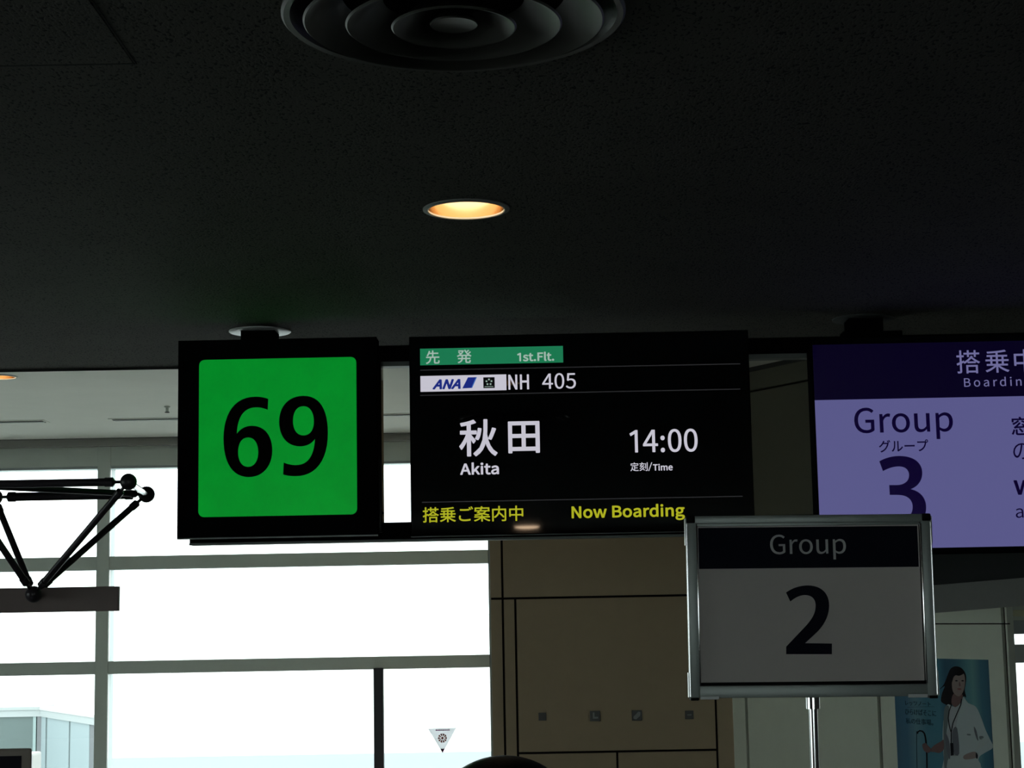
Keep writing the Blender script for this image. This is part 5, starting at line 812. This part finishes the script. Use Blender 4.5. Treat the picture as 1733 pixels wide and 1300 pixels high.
# ================================================================== space-frame truss with hanging board at the left
A1 = atY(217.5, 815.6, 7.0); B1 = atY(248, 838.6, 7.76); N1 = atY(57, 1006, 7.40)
pitch = 0.69
tr = empty('truss_beam', (A1.x, A1.y, 0), 'dark ball-jointed space frame truss carrying a long board, at the left edge', 'truss')
o = Vector((A1.x, A1.y, 0)); A1 = A1 - o; B1 = B1 - o; N1 = N1 - o; B1.z = A1.z
ex = Vector((1, 0, 0))
def strut(name, p, q, r=0.0145, ra=0.036):
    d_ = (q - p).normalized(); a, b = p + d_*ra, q - d_*ra
    m_ = MB(); m_.tube(a - d_*0.004, a + d_*0.022, 0.007, seg=12); m_.tube(b - d_*0.022, b + d_*0.004, 0.007, seg=12)
    m_.tube(a + d_*0.02, a + d_*0.028, 0.009, r + 0.003); m_.tube(b - d_*0.028, b - d_*0.02, r + 0.003, 0.009); m_.tube(a + d_*0.028, a + d_*0.06, r + 0.003); m_.tube(b - d_*0.06, b - d_*0.028, r + 0.003)
    m_.tube(a + d_*0.058, b - d_*0.058, r); m_.build(name, 'trussm', tr, True)
NB = 5
for k in range(NB):
    a, b, n_ = A1 - ex*pitch*k, B1 - ex*pitch*k, N1 - ex*pitch*k
    MB().ball(a, 0.0345).build('ball_node', 'trussm', tr, True); MB().ball(b, 0.0375).build('ball_node', 'trussm', tr, True)
    MB().ball(n_, 0.036).build('ball_node', 'trussm', tr, True)
    d_ = (b - a).normalized()
    MB().tube(a + d_*0.02, b - d_*0.02, 0.0135).build('cross_rod', 'chrome', tr, True)
    strut('diagonal_strut', a, n_, 0.0145); strut('diagonal_strut', b, n_, 0.0145)
    if k < NB - 1:
        a2, b2 = a - ex*pitch, b - ex*pitch
        strut('top_chord', a, a2, 0.0165); strut('top_chord', b, b2, 0.0195); strut('diagonal_strut', b, a2, 0.0135)
        strut('diagonal_strut', a2, n_, 0.0145); strut('diagonal_strut', b2, n_, 0.0145)
fp = Frame((0, 7.47, 0)); bxr = fp.at(200.5, 1010)[0] - o.x; bzt = fp.at(100, 994)[1]; bzb = fp.at(100, 1036)[1]
MB().box(bxr - 3.6, bxr, 7.46 - o.y, 7.50 - o.y, bzb, bzt, bev=0.003).build('hanging_board', 'board', tr)
for k in range(NB):
    n_ = N1 - ex*pitch*k
    MB().tube(n_, n_ + Vector((0, 0.06, -0.005)), 0.012).build('board_bracket', 'trussm', tr, True)
for k in (2, 4):
    for q_ in (A1, B1):
        p_ = q_ - ex*pitch*k
        MB().tube((p_.x, p_.y, 0.012), (p_.x, p_.y, p_.z), 0.022).build('support_leg', 'trussm', tr, True)
        MB().tube((p_.x, p_.y, 0.0), (p_.x, p_.y, 0.012), 0.10, seg=32).build('foot_plate', 'trussm', tr, True)

# ================================================================== kiosk at the bottom left
YK = 6.3
kz = atY(30, 1267, YK).z; kx = atY(52.5, 1285, YK).x
kk = empty('check_kiosk', (kx, YK, 0), 'kiosk with brown framed dark screen in a white housing at the bottom left corner', 'kiosk')
M['kbez'] = mat('brown_bezel', (0.36, 0.31, 0.26), 0.4)
MB().box(-0.46, 0, 0, 0.012, kz - 0.50, kz, bev=0.008).build('bezel', 'kbez', kk)
MB().box(-0.43, -0.034, -0.002, 0.004, kz - 0.47, kz - 0.026).build('screen', 's_black', kk)
MB().box(-0.40, -0.06, 0.012, 0.11, kz - 0.55, kz - 0.05, bev=0.006).build('housing', 'white', kk)
MB().box(-0.36, -0.10, 0.03, 0.10, 0.03, kz - 0.54, bev=0.01).build('column', 'white', kk)
MB().box(-0.45, 0.03, -0.12, 0.30, 0.0, 0.03, bev=0.006).build('base', 'mull', kk)

YQ = 30.0; cz_t = atY(60, 1276, YQ).z; cxa, cxb = atY(-60, 1285, YQ).x, atY(54.5, 1285, YQ).x  # made-up white box outside, stands in for the brightly lit kiosk side
gq = empty('kiosk_side_block', ((cxa + cxb)/2, YQ + 0.3, -5.0), 'white box-shaped container added outside, standing in for the bright side of the kiosk', 'block')
hq = (cxb - cxa)/2; M['side_white'] = mat('kiosk_side_white', (0.24, 0.24, 0.23), 0.5)
MB().box(-hq, hq, -0.3, 0.3, 0.25, 5.0 + cz_t, bev=0.04).build('body', 'side_white', gq)
MB().box(-hq - 0.0, hq - 0.02, -0.28, 0.28, 0.0, 0.25, bev=0.02).build('block_base', 'mull', gq)
for k in range(3): MB().box(-hq + 0.15 + k*0.4, -hq + 0.45 + k*0.4, -0.32, -0.29, 0.6, 4.0 + cz_t, bev=0.01).build('side_panel', 'side_white', gq)
# ================================================================== inverted triangle mark on the glass
ft = Frame((0, YWIN + 0.022, 0))
tp = [ft.at(*q_) for q_ in ((724.5, 1233.5), (772, 1232), (749, 1274.5))]
c_ = (sum(p_[0] for p_ in tp)/3, sum(p_[1] for p_ in tp)/3)
ts = empty('glass_sticker', (c_[0], YWIN + 0.022, c_[1]), 'inverted white triangle sticker with red round mark on the lower window pane', 'sticker')
loc = lambda px, py: (ft.at(px, py)[0] - c_[0], ft.at(px, py)[1] - c_[1])
M['stk'] = translucent('sticker_white', (0.82, 0.82, 0.84)); M['stkred'] = translucent('sticker_red', (1.0, 0.45, 0.36)); M['stkpur'] = translucent('sticker_purple', (0.6, 0.2, 0.5))
MB().prism([loc(724.5, 1233.5), loc(772, 1232), loc(749, 1274.5)], -0.002, 0.002).build('sheet', 'stk', ts)
MB().prism([loc(745.6, 1267.5), loc(752.6, 1267), loc(749, 1274.5)], -0.004, -0.002).build('tip', 'stkpur', ts)
rg = MB(); cx_, cz_ = loc(748.8, 1249.3); s1 = YWIN / F
for k in range(10):
    a_ = 2*math.pi*k/10
    pr = [(3.2, -.14), (7.6, -.20), (7.6, .20), (3.2, .14)]
    rg.prism([(cx_ + rr*s1*math.cos(a_+t_*1.2), cz_ + rr*s1*math.sin(a_+t_*1.2)) for rr, t_ in pr], -0.004, -0.002)
rg.build('round_mark', 'stkred', ts)
MB().prism([(cx_ + 2.2*s1*math.cos(2*math.pi*i/12), cz_ + 2.2*s1*math.sin(2*math.pi*i/12)) for i in range(12)], -0.004, -0.002).build('round_mark_centre', 'stkred', ts)
tb = MB()
for i in range(8):
    x_, z_ = loc(737.5 + i*3.0, 1235.8 - i*0.05); tb.box(x_, x_ + 2.1*s1, -0.004, -0.002, z_ - 1.4*s1, z_ + 1.0*s1)
tb.build('caption_line', 'stkpur', ts)

# ================================================================== poster on the cream wall
fq = Frame(fw.o, YAW)
pl, pt_ = fq.at(1517.5, 1240)[0], fq.at(1640, 1116)[1]; pr_ = fq.at(1677, 1200)[0]
po = empty('wall_poster', Frame(fw.o + fw.ex*pl + fw.ez*(pt_ - 1.35) - fw.ey*0.003, YAW), 'blue poster of a woman in a white jacket with lanyard, behind the Group 2 board', 'poster')
fpo = Frame(fw.o + fw.ex*pl + fw.ez*(pt_ - 1.35) - fw.ey*0.003, YAW)
pm = mat('poster_blue_print', (0.04, 0.16, 0.24), 0.35)
n = pm.node_tree; b = n.nodes['Principled BSDF']
tc = n.nodes.new('ShaderNodeTexCoord'); sx_ = n.nodes.new('ShaderNodeSeparateXYZ'); mr = n.nodes.new('ShaderNodeMapRange'); mr.inputs['From Max'].default_value = pr_ - pl
cr = n.nodes.new('ShaderNodeValToRGB'); els = cr.color_ramp.elements
stops = [(p_, tuple(1.15*v for v in c3)) for p_, c3 in [(0, (.035, .13, .22)), (.12, (.04, .15, .25)), (.22, (.12, .26, .33)), (.34, (.05, .20, .28)), (.48, (.05, .21, .30)), (.56, (.02, .10, .17)), (.66, (.03, .13, .20)), (.78, (.07, .24, .28)), (.84, (.12, .30, .32)), (.92, (.03, .15, .22)), (1.0, (.02, .11, .18))]]
els[0].position, els[0].color = stops[0][0], (*stops[0][1], 1); els[1].position, els[1].color = 1.0, (*stops[-1][1], 1)
for p_, c3 in stops[1:-1]: e_ = els.new(p_); e_.color = (*c3, 1)
n.links.new(tc.outputs['Object'], sx_.inputs[0]); n.links.new(sx_.outputs['X'], mr.inputs['Value']); n.links.new(mr.outputs[0], cr.inputs[0]); n.links.new(cr.outputs[0], b.inputs['Base Color'])
MB().box(0, pr_ - pl, 0, 0.003, 0, 1.35).build('poster_sheet', pm, po)
def pcol(name, c, r=0.6): M[name] = mat(name, c, r, spec=0.15)
pcol('p_hair', (.014, .012, .016)); pcol('p_skin', (.32, .25, .24)); pcol('p_skin_dark', (.20, .12, .12)); pcol('p_jacket', (.50, .58, .60)); pcol('p_jacket_dark', (.18, .22, .23))
pcol('p_shirt', (.46, .49, .53)); pcol('p_shirt_dark', (.16, .17, .20)); pcol('p_black', (.01, .012, .018)); pcol('p_ink', (.012, .05, .07)); pcol('p_pale', (.50, .57, .58)); pcol('p_lip', (.26, .10, .10))
Z4 = lambda q: (1580 + q[0]/6.84, 1110 + q[1]/6.84)
Z3 = lambda q: (1500 + q[0]/9.28, 1160 + q[1]/9.28)
from mathutils.geometry import tessellate_polygon
def smooth_poly(pts, n_=3):
    out = []; L_ = len(pts)
    for i in range(L_):
        p0, p1, p2, p3 = (Vector(pts[(i + j) % L_]) for j in (-1, 0, 1, 2))
        for k in range(n_):
            t_ = k / n_; out.append(tuple(0.5*((2*p1) + (-p0 + p2)*t_ + (2*p0 - 5*p1 + 4*p2 - p3)*t_*t_ + (-p0 + 3*p1 - 3*p2 + p3)*t_**3)))
    return out
def printed(name, pts, m, lay, Z=Z4, smooth=True):
    if smooth: pts = smooth_poly(pts)
    pts = [fpo.at(*Z(p_)) for p_ in pts]
    mb = MB(); y_ = -0.0006 * lay
    vs = [mb.bm.verts.new((x_, y_, z_)) for x_, z_ in pts]
    vb = [mb.bm.verts.new((x_, y_ + 0.0008, z_)) for x_, z_ in pts]
    for t_ in tessellate_polygon([[Vector((x_, z_, 0)) for x_, z_ in pts]]):
        try: mb.bm.faces.new([vs[i] for i in t_]); mb.bm.faces.new([vb[i] for i in reversed(t_)])
        except ValueError: pass
    for i in range(len(vs)):
        j = (i+1) % len(vs)
        try: mb.bm.faces.new((vs[i], vb[i], vb[j], vs[j]))
        except ValueError: pass
    return mb.build(name, m, po)
printed('print_hair', [(265, 122), (320, 140), (362, 190), (378, 250), (372, 330), (360, 400), (378, 480), (350, 470), (300, 500), (240, 545), (190, 580), (120, 555), (85, 520), (100, 430), (130, 350), (60, 400), (120, 330), (160, 230), (190, 160), (225, 130)], 'p_hair', 1)
printed('print_jacket', [(170, 560), (250, 590), (335, 470), (400, 545), (490, 590), (545, 700), (600, 850), (650, 960), (690, 1060), (600, 1120), (530, 1170), (520, 1240), (560, 1300), (560, 1340), (130, 1340), (120, 1200), (105, 960), (115, 760), (140, 620)], 'p_jacket', 2)
printed('print_jacket_lapel', [(130, 600), (180, 590), (170, 760), (150, 900), (165, 1060), (185, 1300), (130, 1330), (118, 1000), (118, 760)], 'p_jacket_dark', 3)
printed('print_jacket_fold', [(470, 820), (498, 870), (520, 980), (500, 960), (475, 880)], 'p_shirt_dark', 3)
printed('print_jacket_fold', [(530, 935), (570, 930), (580, 950), (545, 975)], 'p_jacket_dark', 3)
printed('print_jacket_fold', [(390, 905), (430, 908), (425, 922), (392, 918)], 'p_jacket_dark', 3)
printed('print_jacket_fold', [(560, 950), (640, 990), (560, 1060), (480, 1100), (520, 1020)], 'p_pale', 3)
printed('print_shirt', [(195, 590), (255, 600), (315, 560), (290, 680), (265, 800), (270, 920), (285, 1140), (200, 1150), (160, 1060), (150, 920), (180, 830), (172, 700)], 'p_shirt', 4)
printed('print_shirt_shadow', [(225, 860), (275, 840), (300, 1130), (240, 1130), (220, 1000)], 'p_shirt_dark', 5)
printed('print_shirt_shadow', [(140, 900), (175, 960), (195, 1080), (190, 1200), (160, 1120), (140, 1000)], 'p_shirt_dark', 5)
printed('print_neck', [(235, 440), (340, 450), (318, 540), (265, 592), (235, 585), (210, 540)], 'p_skin_dark', 5)
printed('print_face', [(250, 225), (300, 225), (348, 205), (366, 250), (368, 330), (352, 400), (325, 450), (290, 470), (245, 440), (222, 390), (215, 300), (225, 250)], 'p_skin', 6)
printed('print_fringe', [(190, 240), (215, 170), (270, 150), (330, 170), (352, 205), (300, 232), (262, 225), (235, 250), (220, 300), (205, 330), (190, 300)], 'p_hair', 7)
for ex_, ey_ in ((270, 290), (342, 290)):
    printed('print_eye', [(ex_ - 18, ey_), (ex_, ey_ - 9), (ex_ + 16, ey_ + 1), (ex_, ey_ + 8)], 'p_hair', 7)
printed('print_nose', [(305, 300), (318, 345), (300, 352), (298, 320)], 'p_skin_dark', 7)
printed('print_mouth', [(275, 382), (305, 376), (330, 384), (304, 396)], 'p_lip', 7)
def stroke(name, pts, w_, m, lay, Z=Z4):
    pts = [Vector(p_) for p_ in pts]; l_, r_ = [], []
    for i, p_ in enumerate(pts):
        t_ = (pts[min(i+1, len(pts)-1)] - pts[max(i-1, 0)]).normalized(); n_ = Vector((-t_.y, t_.x)) * w_/2
        l_.append(tuple(p_ + n_)); r_.append(tuple(p_ - n_))
    printed(name, l_ + r_[::-1], m, lay, Z, smooth=False)
stroke('print_lanyard', [(330, 500), (318, 570), (270, 680), (228, 780), (210, 880), (208, 1010)], 11, 'p_black', 7)
stroke('print_lanyard', [(215, 560), (185, 640), (175, 720), (185, 800), (206, 880)], 10, 'p_black', 8)
printed('print_pass', [(198, 1010), (232, 1010), (238, 1150), (206, 1158)], 'p_black', 9, smooth=False)
printed('print_hand', [(350, 1160), (400, 1130), (470, 1110), (505, 1130), (515, 1170), (470, 1190), (400, 1200), (355, 1195)], 'p_skin', 5)
printed('print_watch', [(495, 1120), (515, 1150), (512, 1190), (495, 1180)], 'p_black', 6)
printed('print_trousers', [(190, 1160), (300, 1150), (350, 1200), (520, 1210), (520, 1340), (180, 1340)], 'p_pale', 4)
# the other arm, hand and the hooked pipe (left crop)
printed('print_sleeve', [(700, 1000), (760, 940), (860, 880), (905, 860), (905, 1000), (840, 1060), (760, 1050), (700, 1040)], 'p_skin_dark', 3, Z3)
printed('print_hand', [(570, 930), (620, 905), (660, 950), (700, 990), (700, 1040), (650, 1060), (600, 1030), (580, 990)], 'p_skin_dark', 5, Z3)
stroke('print_pipe', [(490, 760), (500, 730), (530, 714), (570, 722), (600, 755), (615, 810), (625, 880), (635, 1000), (640, 1150), (642, 1340)], 24, 'p_black', 4, Z3)
stroke('print_pipe', [(478, 720), (478, 900), (480, 1100), (485, 1340)], 10, 'p_ink', 3, Z3)
def PT(s_, box, lay=3):
    for_ = text_part('poster_text', s_, fpo, box, 'p_ink', po, y=-0.0006*lay)
PT('レッツノート', (1532, 1574.5, 1187, 1195)); PT('ひらけばそこに', (1532, 1584, 1201, 1211)); PT('私の仕事場。', (1533, 1579, 1216.5, 1226.5))
stroke('print_rule', [(330, 345), (760, 335)], 4, 'p_ink', 3, Z3)

# ================================================================== person in the foreground (only the crown shows)
YP = 2.5; top = atY(852, 1278.5, YP)
S = top.z / 1.60                      # built 1.60 m tall, scaled
pe = empty('person', (top.x, YP, 0), 'person with short dark hair, only the top of the head showing at the bottom edge', 'person')
pe.scale = (S, S, S)
m_skin = mat('skin', (0.55, 0.36, 0.27), 0.5); m_hair = mat('dark_hair', (0.018, 0.012, 0.014), 0.45, noise=0.3, nscale=90, bump=0.6, bscale=250)
m_coat = mat('dark_coat', (0.03, 0.03, 0.045), 0.85, noise=0.1, bump=0.3); m_trs = mat('charcoal_trousers', (0.04, 0.04, 0.045), 0.9, bump=0.3); m_shoe = mat('black_shoe_leather', (0.01, 0.01, 0.01), 0.35)
def skinned(name, verts, edges, radii, m_, parent, sub=2):
    me = bpy.data.meshes.new(name); me.from_pydata(verts, edges, []); ob = bpy.data.objects.new(name, me); COL.objects.link(ob)
    md = ob.modifiers.new('s', 'SKIN'); md.use_smooth_shade = True
    for v_, r_ in zip(me.skin_vertices[0].data, radii): v_.radius = (r_ if isinstance(r_, tuple) else (r_, r_))
    me.skin_vertices[0].data[0].use_root = True
    s_ = ob.modifiers.new('u', 'SUBSURF'); s_.levels = sub; s_.render_levels = sub
    dg = bpy.context.evaluated_depsgraph_get(); dg.update()
    m2 = bpy.data.meshes.new_from_object(ob.evaluated_get(dg)); bpy.data.objects.remove(ob)
    m2.materials.clear(); m2.materials.append(m_); m2.polygons.foreach_set('use_smooth', [True]*len(m2.polygons))
    o2 = bpy.data.objects.new(name, m2); COL.objects.link(o2); o2.parent = parent; return o2
# body: pelvis, spine, neck, head, arms with fingers, legs (facing +y, away from the camera)
V, E_, Rr = [], [], []
def add(p_, r_, par=None):
    V.append(p_); Rr.append(r_)
    if par is not None: E_.append((par, len(V)-1))
    return len(V)-1
pel = add((0, 0, 0.88), (0.155, 0.115)); wst = add((0, 0.005, 1.02), (0.125, 0.095), pel); ch_ = add((0, -0.005, 1.22), (0.15, 0.105), wst); nb = add((0, -0.005, 1.335), (0.07, 0.065), ch_)
nk = add((0, 0.0, 1.39), 0.052, nb); jw = add((0, 0.018, 1.43), (0.058, 0.070), nk); hd = add((0, 0.012, 1.50), (0.074, 0.090), jw); cr_ = add((0, 0.005, 1.555), (0.062, 0.075), hd)
for sg in (-1, 1):
    sh = add((0.155*sg, 0, 1.29), 0.050, ch_); el = add((0.205*sg, -0.01, 1.02), 0.038, sh); wr = add((0.215*sg, 0.03, 0.80), 0.025, el); pm_ = add((0.213*sg, 0.045, 0.735), (0.020, 0.036), wr)
    hp = add((0.085*sg, 0, 0.80), 0.088, pel); kn = add((0.090*sg, 0.01, 0.45), 0.056, hp); an = add((0.092*sg, -0.01, 0.085), 0.036, kn); to_ = add((0.097*sg, 0.10, 0.035), (0.036, 0.026), an)
body = skinned('body', V, E_, Rr, m_skin, pe)
for sg in (-1, 1):
    for i, (dy_, ln) in enumerate(((0.028, .070), (0.010, .080), (-0.008, .074), (-0.024, .058))):
        b0 = (0.212*sg, 0.045 + dy_*0.8, 0.73)
        skinned('finger', [b0, (0.212*sg, 0.047 + dy_, 0.70), (0.208*sg, 0.050 + dy_, 0.70 - ln*0.5), (0.200*sg, 0.052 + dy_, 0.70 - ln)], [(0, 1), (1, 2), (2, 3)], [0.009, 0.009, 0.008, 0.0068], m_skin, pe, 1)
    skinned('thumb', [(0.210*sg, 0.06, 0.765), (0.202*sg, 0.085, 0.735), (0.198*sg, 0.092, 0.705)], [(0, 1), (1, 2)], [0.011, 0.010, 0.008], m_skin, pe, 1)
# face
MB().ball((0, 0, 0), 0.012).build('nose', m_skin, pe, True, M4=Matrix.Translation((0, 0.100, 1.475)) @ Matrix.Diagonal((0.9, 1.1, 1.7, 1)))
for sg in (-1, 1):
    MB().ball((0.030*sg, 0.083, 1.495), 0.011, 12).build('eye', mat('eye_white', (0.7, 0.7, 0.7), 0.2), pe, True)
    MB().ball((0, 0, 0), 0.02, 12).build('ear', m_skin, pe, True, M4=Matrix.Translation((0.078*sg, 0.0, 1.485)) @ Matrix.Diagonal((0.35, 0.8, 1.4, 1)))
MB().ball((0, 0, 0), 0.02, 12).build('mouth', mat('lips', (0.45, 0.16, 0.15), 0.4), pe, True, M4=Matrix.Translation((0, 0.088, 1.437)) @ Matrix.Diagonal((1.0, 0.4, 0.28, 1)))
# hair: cap with fringe opening at the face
hb = bmesh.new(); q = bmesh.ops.create_uvsphere(hb, u_segments=48, v_segments=32, radius=1.0)
for v_ in list(hb.verts):
    x_, y_, z_ = v_.co
    if z_ < -0.55 or (y_ > 0.42 and z_ < 0.28): hb.verts.remove(v_)
for v_ in hb.verts:
    x_, y_, z_ = v_.co; k_ = 1 + 0.02*math.sin(9*math.atan2(y_, x_) + 5*z_) * (1 - abs(z_))
    zz = math.copysign(abs(z_)**0.88, z_)
    v_.co = (x_*0.101*k_ + 0.0, y_*0.112*k_ - 0.004, 1.493 + zz*0.107)
bmesh.ops.solidify(hb, geom=hb.faces[:], thickness=0.008)
me = bpy.data.meshes.new('hair'); hb.to_mesh(me); hb.free(); me.materials.append(m_hair); me.polygons.foreach_set('use_smooth', [True]*len(me.polygons))
ho = bpy.data.objects.new('hair', me); COL.objects.link(ho); ho.parent = pe
# clothes
V, E_, Rr = [], [], []
p0 = add((0, 0, 0.80), (0.185, 0.145)); p1 = add((0, 0.005, 1.0), (0.150, 0.115), p0); p2 = add((0, -0.005, 1.22), (0.168, 0.122), p1); p3 = add((0, -0.005, 1.345), (0.078, 0.075), p2)
for sg in (-1, 1):
    s1_ = add((0.157*sg, 0, 1.295), 0.062, p2); s2_ = add((0.206*sg, -0.01, 1.02), 0.050, s1_); s3_ = add((0.215*sg, 0.028, 0.82), 0.040, s2_)
skinned('coat', V, E_, Rr, m_coat, pe)
V, E_, Rr = [], [], []
p0 = add((0, 0, 0.86), (0.165, 0.125))
for sg in (-1, 1):
    a_ = add((0.087*sg, 0, 0.76), 0.098, p0); b_ = add((0.090*sg, 0.008, 0.45), 0.072, a_); c2 = add((0.092*sg, -0.008, 0.10), 0.058, b_)
skinned('trousers', V, E_, Rr, m_trs, pe)
for sg in (-1, 1):
    skinned('shoe', [(0.093*sg, -0.03, 0.045), (0.095*sg, 0.05, 0.045), (0.098*sg, 0.125, 0.035)], [(0, 1), (1, 2)], [(0.042, 0.044), (0.046, 0.044), (0.040, 0.034)], m_shoe, pe)
bpy.context.view_layer.update()
